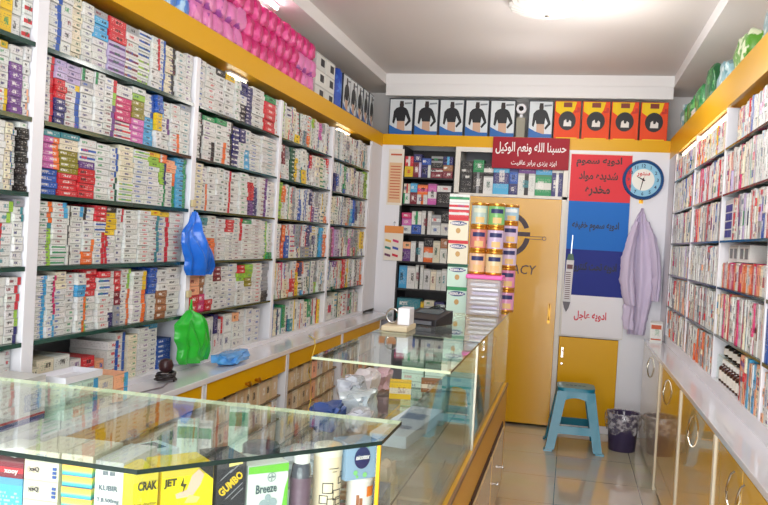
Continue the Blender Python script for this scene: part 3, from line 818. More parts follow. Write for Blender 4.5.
bm = nb(); put_text(bm, 'سنور', (CKX, D - .0162, 2.062), (1, 0, 0), Z, width=.10, height=.036, arabic=True, weight=.03); link('brand_mark', bm, ink('clock red', (196, 30, 40)), t)
def hand(name, a, l, w, m):
    d = Vector((math.sin(a), 0, math.cos(a))); n_ = Vector((d.z, 0, -d.x)); bm = nb()
    slab(bm, [(-w, -.015), (w, -.015), (w * .4, l), (-w * .4, l)], Vector((CKX, D - .018, 2.02)), n_, d, Vector((0, -1, 0)), .001); link(name, bm, m, t)
KH = ink('clock black', (20, 24, 30))
hand('hour_hand', math.radians(-62),   .05, .0065, KH); hand('minute_hand', math.radians(192), .085, .005, KH); hand('second_hand', math.radians(20), .07, .0012, ink('clock red', (196, 30, 40)))

# coat hook and lab coat
t = thing('coat_hook', 'small brass hook under the blue wall clock', 'hook', (.505, D, 1.86))
bm = nb(); box(bm, .49, .52, D - .005, D, 1.835, 1.875); link('plate', bm, GOLD, t)
bm = nb(); tube(bm, [(.505, D - .004, 1.86), (.505, D - .035, 1.85), (.505, D - .042, 1.865)], .004, 8); link('prong', bm, GOLD, t, smooth=True)
def cloth(bm, rows, base, U, N, folds, amp, depth, nu=40, seed=0, jagged=0):
    """hanging cloth: rows of (z, left, right, thickness); base is a point of the wall plane, N the outward normal"""
    U = Vector(U); N = Vector(N); base = Vector(base); front = []; back = []
    for k, (z, a, b, th) in enumerate(rows):
        fr = []; bk = []
        for i in range(nu + 1):
            s = i / nu; u = a + (b - a) * s
            e = math.sin(PI * s) ** .45
            f = sum(math.sin(2 * PI * (fq * s + ph) + k * dr) * am for fq, ph, dr, am in folds) * amp * e
            w = noise.noise(Vector((u * 9, z * 7, seed))) * amp * .9
            u += noise.noise(Vector((z * 24, seed, 1 if s > .5 else 7))) * .012 * abs(2 * s - 1) ** 2
            p = base + U * u + Vector((0, 0, z + (noise.noise(Vector((u * 12, seed, 3))) * jagged if k in (0, len(rows) - 1) else 0)))
            fr.append(bm.verts.new(p + N * (depth + th * e + (f + w) * min(1, th / .03))))
            bk.append(bm.verts.new(p + N * depth * .9))
        front.append(fr); back.append(bk)
    for k in range(len(rows) - 1):
        for i in range(nu):
            bm.faces.new((front[k][i], front[k][i + 1], front[k + 1][i + 1], front[k + 1][i]))
            bm.faces.new((back[k][i + 1], back[k][i], back[k + 1][i], back[k + 1][i + 1]))
    for i in (0, nu):
        for k in range(len(rows) - 1):
            bm.faces.new((front[k][i], back[k][i], back[k + 1][i], front[k + 1][i]))
    for k in (0, len(rows) - 1):
        for i in range(nu): bm.faces.new((front[k][i], front[k][i + 1], back[k][i + 1], back[k][i]))
def interp_rows(keys, n):
    out = []
    for i in range(n + 1):
        s = keys[0][0] + (keys[-1][0] - keys[0][0]) * i / n
        for p, q in zip(keys, keys[1:]):
            if (s - p[0]) * (s - q[0]) <= 1e-9:
                f = (s - p[0]) / (q[0] - p[0]) if q[0] != p[0] else 0
                f2 = f * f * (3 - 2 * f) * .4 + f * .6
                out.append([s] + [p[j] + (q[j] - p[j]) * f2 for j in range(1, len(p))]); break
    return out
COAT = mat('pale lilac cotton', srgb(202, 190, 214), .85)
t = thing('lab_coat', 'pale lilac lab coat hanging from the hook below the clock', 'coat', (.505, D - .04, .8))
def cx_(px, py): return at(px, py, 1, D - .06)
keys = []
for (xl, yl, xr, yr, th) in ((642, 208, 644, 208, .012), (636, 219, 647, 218, .03), (631, 234, 651, 232, .05), (628, 250, 654, 250, .06), (627, 270, 656, 268, .065), (627, 288, 655, 285, .06), (628, 305, 652, 302, .05), (629, 320, 648, 318, .04), (627, 334, 645, 336, .035)):
    p, q = cx_(xl, yl), cx_(xr, yr); keys.append(((p.z + q.z) / 2, p.x, q.x, th))
bm = nb(); cloth(bm, interp_rows(keys, 40), (0, D - .005, 0), (1, 0, 0), (0, -1, 0), [(2.2, .1, .03, .7), (1.2, .2, .02, .5)], .026, .012, seed=2)
link('coat_body', bm, COAT, t, smooth=True)
def sleeve(keys, name, seed):
    kk = []
    for (xl, yl, xr, yr, th) in keys:
        p, q = cx_(xl, yl), cx_(xr, yr); kk.append(((p.z + q.z) / 2, p.x, q.x, th))
    bm = nb(); cloth(bm, interp_rows(kk, 30), (0, D - .088, 0), (1, 0, 0), (0, -1, 0), [(1.5, .3, .1, .6), (3, .1, .2, .3)], .012, .0, nu=24, seed=seed)
    return link(name, bm, COAT, t, smooth=True)
sleeve([(634, 222, 639, 222, .03), (627, 238, 636, 238, .05), (621, 258, 634, 258, .06), (619, 278, 634, 280, .06), (621, 292, 635, 295, .055), (625, 304, 636, 306, .045)], 'sleeve', 5)
sleeve([(645, 222, 649, 222, .03), (648, 238, 656, 238, .045), (650, 258, 660, 257, .05), (652, 278, 661, 278, .05), (651, 300, 659, 302, .045)], 'sleeve', 9)
kk = [(622, 300, 632, 302, .02), (621, 318, 631, 320, .025), (622, 328, 632, 331, .02)]
sleeve([(623, 304, 634, 304, .02), (622, 318, 633, 320, .025), (623, 327, 634, 331, .02)], 'pocket_flap', 12)

# hanging price strips on the white corner boards
t = thing('wall_calendar', 'narrow beige printed strip hanging at the top of the corner board', 'calendar', (-1.51, D - .004, 1.75))
a = at(390.5, 150, 1, D); b = at(401.5, 208, 1, D)
bm = nb(); box(bm, a.x - .01, b.x - .0, D - .005, D - .001, 1.735, 2.205); link('sheet', bm, mat('calendar paper', srgb(222, 214, 200), .5), t)
bm = nb(); box(bm, a.x - .0, b.x - .012, D - .0065, D - .0052, 1.755, 2.09); link('printed_panel', bm, mat('calendar beige', srgb(214, 178, 140), .5), t)
bm = nb()
for i in range(12):
    box(bm, a.x + .012, b.x - .024, D - .0072, D - .0066, 1.79 + i * .024, 1.798 + i * .024)
box(bm, a.x + .008, b.x - .02, D - .006, D - .0052, 2.15, 2.165)
link('printed_lines', bm, ink('rust', (190, 90, 60)), t)
t = thing('wall_calendar', 'small colourful printed sheet on a nail, left of the dark cabinet', 'calendar', (-1.52, D - .01, 1.27))
p = at(385, 230, 1, D); q = at(401, 260, 1, D)
x0, x1 = p.x - .0, q.x + .01
bm = nb(); box(bm, x0, x1, D - .012, D - .002, 1.27, 1.56); link('sheet', bm, mat('calendar paper', None), t)
bm = nb(); box(bm, x0, x1, D - .0135, D - .0122, 1.50, 1.56); link('orange_header', bm, mat('header orange', srgb(220, 140, 70), .5), t)
for i, cc in enumerate(((110, 60, 90), (200, 40, 60), (40, 120, 110), (60, 80, 160), (220, 170, 60), (200, 60, 110))):
    bm = nb(); zz = 1.31 + (i // 2) * .06; xx = x0 + .01 + (i % 2) * .065
    slab(bm, [(0, 0), (.05, -.012), (.05, .008), (0, .02)], Vector((xx, D - .0122, zz)), Vector((1, 0, 0)), Z, Vector((0, -1, 0)), .001); link('printed_swatch', bm, mat('swatch %d' % i, srgb(*cc), .5), t)
bm = nb(); lathe(bm, [(.004, 0), (.009, .004), (.009, .014)], seg=12); xf(bm, bm.verts, Matrix.Translation(((x0 + x1) / 2, D - .001, 1.59)) @ Matrix.Rotation(PI / 2, 4, 'X')); box(bm, (x0 + x1) / 2 - .002, (x0 + x1) / 2 + .002, D - .008, D - .005, 1.56, 1.59); link('nail', bm, CHROME, t)

# contents of the dark cabinet
def cab_item(x0, x1, z, h, base, acc, lay, label, y=None, name='cosmetic_box', d=.12, group='boxed cosmetics in the dark cabinet', rot=0):
    y = D + .01 + rnd.uniform(0, .02) if y is None else y
    return carton_obj(name, label, 'box', group, ((x0 + x1) / 2, y, z), (0, -1, 0), x1 - x0 - .003, h, d, base, acc, lay, 1, rot)
ROWSB = [  # z, top, list of (width px-ish, stack of (h, base, acc, lay))
    (1.975, [(.075, [(.11, 'y', 'w', 't'), (.10, 'r', 'w', 'm')]), (.07, [(.13, 'u', 'i', 'r'), (.07, 'n', 'i', 't')]), (.08, [(.14, 'n', 'w', 'r'), (.07, 'b', 'w', 't')]), (.10, [(.05, 'u', 'w', 't'), (.05, 'u', 'w', 'h'), (.05, 'k', 'w', 't'), (.065, 'g', 'k', 'h')]), (.085, [(.07, 'u', 'o', 't'), (.06, 't', 'w', 't'), (.08, 'n', 's', 'm')])]),
    (1.752, [(.06, [(.10, 'w', 'e', 'l'), (.09, 'c', 'r', 'm')]), (.06, [(.105, 'u', 'w', 't'), (.08, 's', 'w', 't')]), (.09, [(.10, 'w', 'o', 'm'), (.10, 'o', 'm', 'h')]), (.075, [(.13, 'p', 'w', 'h')]), (.12, [(.11, 'k', 'w', 't'), (.05, 'w', 'g', 't')])]),
    (1.503, [(.085, [(.07, 'w', 'v', 't'), (.06, 'p', 'w', 't'), (.05, 'm', 'w', 't')]), (.085, [(.07, 'b', 'w', 't'), (.10, 'w', 'e', 'm')]), (.085, [(.15, 'w', 'k', 'm')]), (.08, [(.08, 'w', 'n', 't'), (.08, 'g', 'w', 'h')]), (.075, [(.06, 'w', 'p', 't'), (.06, 'k', 'w', 't')])]),
    (1.272, [(.09, [(.09, 'v', 'g', 't'), (.05, 'h', 'r', 't')]), (.11, [(.19, 'w', 'k', 'm')]), (.08, [(.09, 'o', 'w', 'h'), (.05, 'k', 'w', 't')]), (.06, [(.15, 'c', 'w', 't')]), (.06, [(.09, 'w', 'y', 't'), (.06, 't', 'w', 't')])]),
    (1.043, [(.07, [(.07, 's', 'w', 't')]), (.07, [(.09, 'w', 'g', 't')]), (.07, [(.12, 'w', 'k', 'm')]), (.06, [(.09, 'w', 'g', 't')]), (.05, [(.09, 'c', 'w', 't')]), (.045, [(.17, 'w', 'g', 't')]), (.045, [(.17, 'w', 'k', 't')])]),
    (.765, [(.20, [(.10, 'd', 'a', 'h'), (.08, 'a', 'w', 't')]), (.03, [(.18, 'y', 't', 'h')]), (.085, [(.16, 'w', 'l', 'd'), (.05, 'c', 'k', 't')]), (.085, [(.15, 'g', 'w', 'h'), (.07, 'n', 'w', 't')])])]
RN = ['top', 'second', 'third', 'fourth', 'fifth', 'lowest']
for r, (z, cols) in enumerate(ROWSB):
    x = -1.405
    for ci, (w, st) in enumerate(cols):
        zz = z + .0005
        fh = rnd.uniform(.16, .205) / sum(q[0] for q in st)
        st = [(q[0] * fh,) + q[1:] for q in st]
        for k, (h, b_1, a_1, l_1) in enumerate(st):
            cab_item(x, x + w, zz, h, b_1, a_1, l_1, '%s cosmetic box, %s up in pile %s, %s shelf of dark cabinet' % (PAL[b_1][0], ordn(k + 1), ordn(ci + 1), RN[r])); zz += h + .0005
        x += w
# contents of the cupboard above the door
UC = [(.10, [(.04, 'k', 'w', 't')] * 5, 'first pile'), (.09, [(.12, 'k', 'g', 'm'), (.07, 'e', 'w', 't')], 'second'), (.08, [(.10, 'w', 'r', 't'), (.07, 'k', 'w', 'h')], 'third'), (.13, [(.22, 's', 'n', 'h')], ''), (.07, [(.08, 'n', 'w', 't'), (.09, 'b', 'w', 't'), (.09, 'n', 'w', 't')], ''),
      (.14, [(.15, 'w', 'k', 'm'), (.09, 'v', 'n', 't')], ''), (.13, [(.16, 'e', 'w', 'h'), (.08, 's', 'b', 'd')], ''), (.12, [(.19, 'n', 'w', 'm'), (.06, 'w', 'y', 't')], '')]
x = -.93
for ci, (w, st, _) in enumerate(UC):
    zz = 1.8625
    w = min(w, -.103 - x)
    fh = rnd.uniform(.24, .31) / sum(q[0] for q in st)
    st = [(q[0] * fh,) + q[1:] for q in st]
    for k, (h, b_1, a_1, l_1) in enumerate(st):
        cab_item(x, x + w, zz, h, b_1, a_1, l_1, '%s supply box, %s up in pile %s, cupboard above the door' % (PAL[b_1][0], ordn(k + 1), ordn(ci + 1)), name='supply_box', group='boxed supplies in the cupboard above the door'); zz += h + .0005
    x += w

# back brace boxes and orange belt boxes on the top ledge ------------
BW = mat('brace box white', srgb(206, 212, 216), .3); BK = mat('brace box dark edge', srgb(50, 56, 66), .4)
TOR = ink('torso black', (26, 26, 30)); SKIN = ink('printed skin', (196, 160, 136)); HAIR = ink('printed hair', (44, 32, 30)); BLU = ink('brace blue', (30, 96, 170)); GR = ink('brace grey', (120, 128, 136))
def brace_box(loc, rotz, w, h, label, group):
    t = bpy.data.objects.new('brace_box', None); C.objects.link(t); tag(t, label, 'box', group); t['_local'] = 1
    t.location = loc; t.rotation_euler = (0, 0, rotz)
    bm = nb(); box(bm, -w / 2, w / 2, 0, .07, 0, h); link('carton', bm, BK, t, bevel=.002)
    def flat(name, pts, m, off):
        bm = nb(); slab(bm, [(x * w, z * h) for x, z in pts], Vector((0, -off, 0)), Vector((1, 0, 0)), Z, Vector((0, 1, 0)), .0008); return link(name, bm, m, t)
    flat('front_print', [(-.46, .02), (.46, .02), (.46, .97), (-.46, .97)], BW, .0009)
    flat('printed_waist', [(-.15, .14), (.17, .14), (.15, .42), (-.15, .42)], SKIN, .0018)
    flat('printed_head', [(-.05, .72), (.07, .72), (.1, .82), (.08, .93), (-.06, .93), (-.08, .82)], HAIR, .0018)
    flat('printed_shirt', [(-.16, .40), (.16, .40), (.19, .56), (.3, .42), (.17, .30), (.22, .26), (.41, .40), (.39, .47), (.27, .68), (.2, .74), (.06, .78), (-.05, .78), (-.2, .74), (-.3, .66), (-.34, .36), (-.27, .32), (-.2, .5)], TOR, .0027)
    flat('blue_swoosh', [(-.46, .02), (.46, .02), (.46, .15), (.1, .15), (-.2, .21), (-.46, .30)], BLU, .0027)
    flat('printed_mark', [(.12, .84), (.42, .86), (.42, .9), (.12, .89)], GR, .0027)
    t.pop('_local', None)
    return t
LEDGE = 2.3155
bxs = [(388, 413), (413.3, 438.3), (438.6, 464), (464.3, 489), (489.3, 515.5), (528, 553.5)]
nm = ['leftmost, beside the corner', 'second from the left corner', 'third from the left corner', 'fourth from the left corner', 'fifth, left of the camera', 'right of small camera']
for (a, b), s in zip(bxs, nm):
    x0, x1 = bx(a, 115), bx(b, 115)
    brace_box(((x0 + x1) / 2, D + .025, LEDGE), 0, x1 - x0 - .004, .318, 'white back brace box on the back ledge, ' + s, 'back brace boxes on the ledges')
for i in range(5):
    brace_box((-1.645, 5.66 + i * .185, 2.3105), PI / 2 + rnd.uniform(-.05, .05),   .178, .30, 'back brace box on left ledge, %s from the blue roll' % ordn(i + 1), 'back brace boxes on the ledges')
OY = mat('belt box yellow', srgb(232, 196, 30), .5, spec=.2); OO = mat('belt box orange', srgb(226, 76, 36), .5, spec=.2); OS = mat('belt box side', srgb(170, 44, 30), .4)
bxs = [(554, 581), (582, 610.5), (611, 639.5), (640.5, 669)]
nm = ['leftmost, touching the brace box', 'second from left', 'third from left', 'rightmost, in the corner']
for (a, b), s in zip(bxs, nm):
    x0, x1 = bx(a, 115), bx(b, 115); w = x1 - x0 - .006; h = .318; loc = Vector(((x0 + x1) / 2, D + .025, LEDGE))
    t = bpy.data.objects.new('belt_box', None); C.objects.link(t); tag(t, 'orange and yellow box with black round picture on back ledge, ' + s, 'box', 'orange belt boxes on the back ledge'); t.location = loc; t['_local'] = 1
    bm = nb(); box(bm, -w / 2, w / 2, 0, .08, 0, h); link('carton', bm, OS, t, bevel=.002)
    def flat(name, pts, m, off, O=(0, 0, 0)):
        bm = nb(); slab(bm, [(x * w, z * h) for x, z in pts], Vector((0, -off, 0)), Vector((1, 0, 0)), Z, Vector((0, 1, 0)), .0008); return link(name, bm, m, t)
    flat('front_print', [(-.49, .01), (.49, .01), (.49, .98), (-.49, .98)], OO, .0009)
    flat('yellow_print', [(-.46, .74), (-.2, .62), (.1, .62), (.26, .78), (.34, .98), (-.46, .98)], OY, .0018)
    flat('red_header', [(-.16, .84), (.16, .84), (.16, .96), (-.16, .96)], mat('header maroon', srgb(120, 40, 30), .4), .0027)
    circ = [(.33 * math.cos(a), .50 + .24 * math.sin(a)) for a in [i * PI / 12 for i in range(24)]]
    flat('black_picture', circ, TOR, .0027)
    flat('pictured_belt', [(-.14, .36), (.16, .36), (.16, .48), (.08, .52), (.05, .46), (-.02, .46), (-.04, .54), (-.12, .5)], mat('picture white', srgb(220, 216, 210), .4), .0036)
    flat('printed_strip', [(-.4, .05), (.4, .05), (.4, .08), (-.4, .08)], OY, .0018)
    flat('printed_bar', [(.26, .7), (.46, .72), (.46, .84), (.36, .84), (.36, .76), (.26, .76)], mat('bar red', srgb(196, 40, 30), .4), .0027)
    t.pop('_local', None)
# little security camera between the boxes
t = thing('security_camera', 'small white security camera between two brace boxes on back ledge', 'camera', (bx(521, 110), D + .04, LEDGE))
cx0 = bx(521, 110)
bm = nb(); box(bm, cx0 - .035, cx0 + .035, D + .05, D + .1, LEDGE, LEDGE + .18); link('stand', bm, mat('camera stand', srgb(150, 146, 130), .5), t)
bm = nb(); lathe(bm, [(.04, 0), (.045, .02), (.045, .06), (.03, .09)], seg=24); xf(bm, bm.verts, Matrix.Translation((cx0, D + .03, LEDGE + .25)) @ Matrix.Rotation(-PI / 2, 4, 'X')); 
link('housing', bm, WHITE, t, smooth=True)
bm = nb(); lathe(bm, [(.02, 0), (.02, .012)], seg=20); xf(bm, bm.verts, Matrix.Translation((cx0, D + .03, LEDGE + .25)) @ Matrix.Rotation(PI / 2, 4, 'X')); link('lens', bm, mat('lens black', srgb(14, 14, 18), .1), t, smooth=True)
bm = nb(); box(bm, cx0 - .012, cx0 + .012, D + .06, D + .09, LEDGE + .18, LEDGE + .21); link('neck', bm, WHITE, t)

# left ledge: pink and blue packs, white boxes, blue roll ---------------
def pouch(name, loc, size, m, label, cat, group=None, seed=0, amp=.12, printc=None, sub=3):
    bm = nb(); bmesh.ops.create_icosphere(bm, subdivisions=sub, radius=1)
    sx, sy_, sz = size
    for v in bm.verts:
        p = v.co.copy(); q = Vector([math.copysign(abs(c) ** .62, c) for c in p])
        n_ = noise.noise(p * 2.2 + Vector((seed * 7.3, 0, 0))) * amp + noise.noise(p * 6 + Vector((0, seed * 3.1, 0))) * amp * .5
        q = q * (.86 + n_)
        v.co = Vector((q.x * sx, q.y * sy_, q.z * sz))
    zmin = min(v.co.z for v in bm.verts)
    for v in bm.verts: v.co.z -= zmin
    bmesh.ops.translate(bm, vec=Vector(loc), verts=bm.verts)
    return solo(name, bm, m, label, cat, loc, group, smooth=True)
def film(name, c1, c2, scale=14, thr=.56):
    m = bpy.data.materials.new(name); m.use_nodes = True; nt = m.node_tree; b = nt.nodes['Principled BSDF']
    tc = nt.nodes.new('ShaderNodeTexCoord'); n1 = nt.nodes.new('ShaderNodeTexNoise'); n1.inputs['Scale'].default_value = scale
    r = nt.nodes.new('ShaderNodeValToRGB'); r.color_ramp.elements[0].position = thr - .03; r.color_ramp.elements[1].position = thr + .03
    r.color_ramp.elements[0].color = c1; r.color_ramp.elements[1].color = c2
    nt.links.new(tc.outputs['Object'], n1.inputs[0]); nt.links.new(n1.outputs['Fac'], r.inputs[0]); nt.links.new(r.outputs[0], b.inputs[0])
    n2 = nt.nodes.new('ShaderNodeTexNoise'); n2.inputs['Scale'].default_value = 45; n2.inputs['Detail'].default_value = 3
    bp = nt.nodes.new('ShaderNodeBump'); bp.inputs['Strength'].default_value = .6; bp.inputs['Distance'].default_value = .008
    nt.links.new(tc.outputs['Object'], n2.inputs[0]); nt.links.new(n2.outputs['Fac'], bp.inputs['Height']); nt.links.new(bp.outputs[0], b.inputs['Normal'])
    b.inputs['Roughness'].default_value = .34; b.inputs['Coat Weight'].default_value = .15
    return m
HOT = film('hot pink film', srgb(196, 26, 108), srgb(224, 84, 152))
LPK = film('light pink film', srgb(214, 118, 176), srgb(150, 70, 150), 22, .6)
SBL = film('sky blue film', srgb(70, 130, 214), srgb(170, 206, 236))
ZLD = 2.3105
for tier in range(3):
    for i in range(19):
        y = 2.9 + i * .112 + (tier % 2) * .03
        if y > 4.86: continue
        if y < 3.2:
            pouch('nappy_pack', (-1.69, y, ZLD + tier * .103), (.075, .062, .068), SBL, 'sky blue plastic pack on left ledge, tier %s, %s along' % (ordn(tier + 1), ordn(i + 1)), 'pack', 'blue packs on the left ledge', seed=i + tier * 31)
            continue
        light = (y < 3.75 and tier < 2) or (y > 4.6 and tier < 2) or (y < 3.4)
        pouch('cotton_pack', (-1.69, y, ZLD + tier * .103), (.082, .072, .07), LPK if light else HOT,
              '%s plastic pack on the left ledge, %s tier up, %s along' % ('light pink' if light else 'hot pink', ordn(tier + 1), ordn(i - 2)), 'pack', 'pink packs heaped on the left ledge', seed=i + tier * 31)
for i in range(2):
    for k in range(3):
        o = carton_obj('supply_carton', 'white carton with black end patch on left ledge, %s column, %s up' % (['near', 'far'][i], ordn(k + 1)), 'carton', 'white cartons after the pink packs',
                       (-1.64 , 5.02 + i * .21, ZLD + k * .1), (1, 0, 0), .2, .099, .17, 'w', 'k', 'n', .0)
        bm = nb(); box(bm, -1.6398, -1.6385, 5.02 + i * .21 - .005, 5.02 + i * .21 + .07, ZLD + k * .1 + .028, ZLD + k * .1 + .075); link('printed_patch', bm, ink('patch black', (44, 44, 52)), o)
bm = nb(); lathe(bm, [(.04, 0), (.05, .01), (.052, .2), (.05, .28), (.035, .31), (.02, .315)], -1.69, 5.5, ZLD, 24)
o = solo('film_roll', bm, film('deep blue film', srgb(28, 70, 170), srgb(60, 110, 200)), 'upright deep blue plastic roll between white cartons and brace boxes', 'roll', (-1.69, 5.5, ZLD), smooth=True)

# right ledge: green packs
GRN = film('green film', srgb(40, 130, 66), srgb(120, 190, 110)); GRB = film('blue green film', srgb(120, 160, 170), srgb(200, 214, 214)); GRL = film('bright green film', srgb(84, 150, 40), srgb(214, 224, 190), 20, .54); GRN2 = film('deep green film', srgb(20, 96, 50), srgb(90, 160, 90), 18)
for i, (y, sz, m, lb) in enumerate(((6.45, (.07, .07, .14), GRB, 'pale bluish pack standing at the far end of right ledge'), (6.25, (.07, .08, .13), GRN, 'green plastic pack second from the corner on right ledge'),
        (5.95, (.08, .12, .12), GRN, 'green plastic pack third from the corner on right ledge'), (5.6, (.08, .15, .13), GRN, 'large green plastic pack in the middle of the right ledge'),
        (5.2, (.08, .13, .15), GRN2, 'tallest dark green pack on the right ledge before blue one'), (4.75, (.08, .16, .11), GRB, 'translucent bluish pack on the right ledge between green packs'),
        (4.25, (.08, .17, .115), GRL, 'bright green and white pack nearest viewer on right ledge'), (3.6, (.08, .2, .11), GRB, 'pale pack at the near end of the right ledge'))):
    pouch('nappy_pack', (.80, y, 2.331), sz, m, lb, 'pack', 'packs on the right ledge', seed=50 + i, amp=.2)
pouch('plastic_bag', (.745, 5.72, 2.331), (.03, .1, .05), mat('clear grey film', srgb(216, 208, 200), .3), 'crumpled pale plastic bag lying over the green packs on the right', 'bag', seed=77, amp=.4)
# ================================================================== glass showcase
ZG = 1.0655; TG = .008
XS = -.33
t = thing('glass_showcase', 'L-shaped glass showcase counter with yellow base and green glass edges', 'showcase', (-.55, 2.2, 0))
def pane(name, pts, z0, z1, pale=()):
    bm = nb(); a = [bm.verts.new((x, y, z0)) for x, y in pts]; b = [bm.verts.new((x, y, z1)) for x, y in pts]; n = len(pts)
    bm.faces.new(a[::-1]); bm.faces.new(b)
    for i in range(n):
        bm.faces.new((a[i], a[(i + 1) % n], b[(i + 1) % n], b[i])).material_index = 2 if i in pale else 1
    return link(name, bm, [GLASS, EDGE, EDGE2], t)
pane('top_pane', [(-1.39, 1.185), (-.645, 1.157), (XS, 1.505), (XS, 1.688), (-1.39, 1.70)], ZG - TG, ZG, pale=(3,))
pane('top_pane', [(-.78, 2.45), (XS, 2.40), (XS, 3.20), (-.78, 3.26)], ZG - TG, ZG, pale=(0,))
pane('top_pane', [(-.78, 3.268), (XS, 3.208), (XS, 4.93), (-.78, 4.93)], ZG - TG, ZG, pale=(0,))
def wallpane(p, q, z0, z1, th=.006):
    p = Vector((*p, 0)); q = Vector((*q, 0)); d = (q - p).normalized(); n_ = Vector((-d.y, d.x, 0)) * th
    bm = nb(); vs = prism(bm, [p.xy, q.xy, (q + n_).xy, (p + n_).xy], z0, z1)
    bm.normal_update()
    for f in bm.faces: f.material_index = 0
    return link('glass_pane', bm, [GLASS, EDGE], t)
ZBt = .628
wallpane((-1.38, 1.205), (-.652, 1.178), ZBt, ZG - TG - .001)
wallpane((-.648, 1.182), (XS - .012, 1.522), ZBt, ZG - TG - .001)
wallpane((XS - .012, 1.535), (XS - .012, 3.22), ZBt, ZG - TG - .001)
wallpane((XS - .012, 3.25), (XS - .012, 4.90), ZBt, ZG - TG - .001)
wallpane((XS - .012, 4.905), (-.78, 4.905), ZBt, ZG - TG - .001)
bm = nb(); box(bm, XS - .013, XS - .006, 1.522, 1.529, ZBt, ZG - TG - .001); link('corner_post', bm, YEL, t)
bm = nb(); box(bm, XS - .018, XS - .008, 3.222, 3.248, ZBt, ZG - TG - .001); link('joint_strip', bm, mat('satin joint strip', srgb(196, 190, 176), .3, metal=.3), t)
# base
bm = nb(); prism(bm, [(-1.38, 1.19), (-.648, 1.165), (XS, 1.513), (XS, 4.91), (-.79, 4.91), (-.79, 1.72), (-1.38, 1.72)], .06, ZBt)
link('base_cabinet', bm, YEL, t)
bm = nb(); prism(bm, [(-1.36, 1.23), (-.66, 1.2), (XS - .04, 1.54), (XS - .04, 4.88), (-.77, 4.88), (-.77, 1.70), (-1.36, 1.70)], 0, .06); link('plinth', bm, TOE, t)
bm = nb(); prism(bm, [(-1.36, 1.22), (-.655, 1.195), (XS - .02, 1.53), (XS - .02, 4.89), (-.775, 4.89), (-.775, 1.70), (-1.36, 1.70)], ZBt + .0005, ZBt + .004)
link('floor_board', bm, mat('worn wood look board', srgb(196, 176, 150), .35, noise_amt=.35, noise_scale=6), t)
DRW = mat('beige drawer front', srgb(206, 176, 128), .22, coat=.4)
for i, (ya, yb) in enumerate(((1.6, 2.35), (2.4, 3.15), (3.2, 3.92), (3.97, 4.66))):
    bm = nb(); box(bm, XS, XS + .006, ya - .01, yb + .01, .418, .446); g = link('finger_groove', bm, mat('groove dark', srgb(60, 34, 20), .6), t)
    bm = nb(); box(bm, XS, XS + .014, ya, yb, .09, .418); dr = link('drawer', bm, DRW, t, bevel=.002)
    for y in (ya + .18, yb - .18):
        bm = nb(); lathe(bm, [(.004, 0), (.005, .01), (.010, .014), (.010, .02), (.004, .024)], seg=12)
        xf(bm, bm.verts, Matrix.Translation((XS + .014, y, .235)) @ Matrix.Rotation(PI / 2, 4, 'Y')); link('knob', bm, CHROME, dr, smooth=True)
bm = nb(); box(bm, XS - .004, XS + .006, 1.53, 4.91, .616, ZBt + .002); link('base_rail', bm, mat('brown base rail', srgb(126, 84, 30), .3), t)
# inner glass shelves
ZI = .862
pane('inner_shelf', [(-1.36, 1.22), (-.662, 1.195), (XS - .03, 1.545), (XS - .03, 1.68), (-1.36, 1.68)], ZI - .008, ZI)
pane('inner_shelf', [(-.76, 1.75), (-.36, 1.75), (-.36, 3.2), (-.76, 3.2)], ZI - .008, ZI)
for X, Y in ((-.74, 1.76), (-.74, 3.18), (-.372, 1.76), (-.372, 3.18), (-1.35, 1.67), (-1.35, 1.23), (-.37, 1.66), (-.67, 1.21)):
    bm = nb(); box(bm, X, X + .008, Y, Y + .008, ZBt + .004, ZI - .0085); link('shelf_support', bm, CHROME, t)

# ---- near row, straight front -----------------------------------------
G1 = 'boxes in the front row of the showcase'
def nx(px, y=1.235): return at(px, 488, 1, y)[0]
def fbox(name, pxa, pxb, z0, h, base, acc, lay, label, d=.1, dens=1, y=1.235, cat='box'):
    x0, x1 = nx(pxa, y), nx(pxb, y)
    return carton_obj(name, label, cat, None, ((x0 + x1) / 2, y, z0), (0.03, -1, 0), x1 - x0 - .002, h, d, base, acc, lay, dens, 0, 4), (x0 + x1) / 2, y
ZS = ZI + .0005
fbox('medicine_box', -14, 22.5, ZS, .134, 's', 'w', 'h', 'pale blue box at the left edge, under the maroon box, in showcase')
o, xm, ym = fbox('medicine_box', -16, 22.5, ZS + .1345, .029, 'u', 'r', 'h', 'brownish red box lying on the pale blue box, left edge of showcase', dens=.0)
bm = nb(); put_text(bm, 'xooy', (nx(11), ym - .0012, ZS + .145), (1, .03, 0), Z, height=.009); link('lettering', bm, ink('white'), o)
pouch('paper_slips', (nx(2) , 1.28, ZS + .164), (.035, .04, .012), mat('crumpled white paper', srgb(226, 222, 218), .7), 'crumpled white paper slips on the brownish red box in showcase', 'paper', seed=3, amp=.25)
for k in range(6):
    fbox('tablet_box', 23.5, 58, ZS + k * .0343, .0337 if k < 5 else .017, 'c', 's', 'n', 'cream tablet box with blue code, %s up in the left stack of the showcase' % ordn(k + 1), dens=.5)
    o = bpy.data.objects[-1] if False else None
for k in range(6):
    o = [q for q in C.objects if q.name.startswith('tablet_box')][-6 + k]
    zz = ZS + k * .0343
    if k == 5: continue
    bm = nb()
    for q in range(3): box(bm, nx(52) , nx(56), 1.2335, 1.2342, zz + .006 + q * .007, zz + .011 + q * .007)
    link('bar_code', bm, ink('code blue', (50, 80, 150)), o)
    bm = nb(); put_text(bm, 'x\u0307\u00bbQ' if False else 'x»Q', (nx(34), 1.2338, zz + .018), (1, .03, 0), Z, height=.009); link('lettering', bm, ink('brand dark', (60, 50, 60)), o)
fbox('tablet_box', 60, 92, ZS + 9 * .0191, .018, 'c', 'h', 'n', 'cream box lying across the rainbow striped boxes in the showcase', dens=.3)
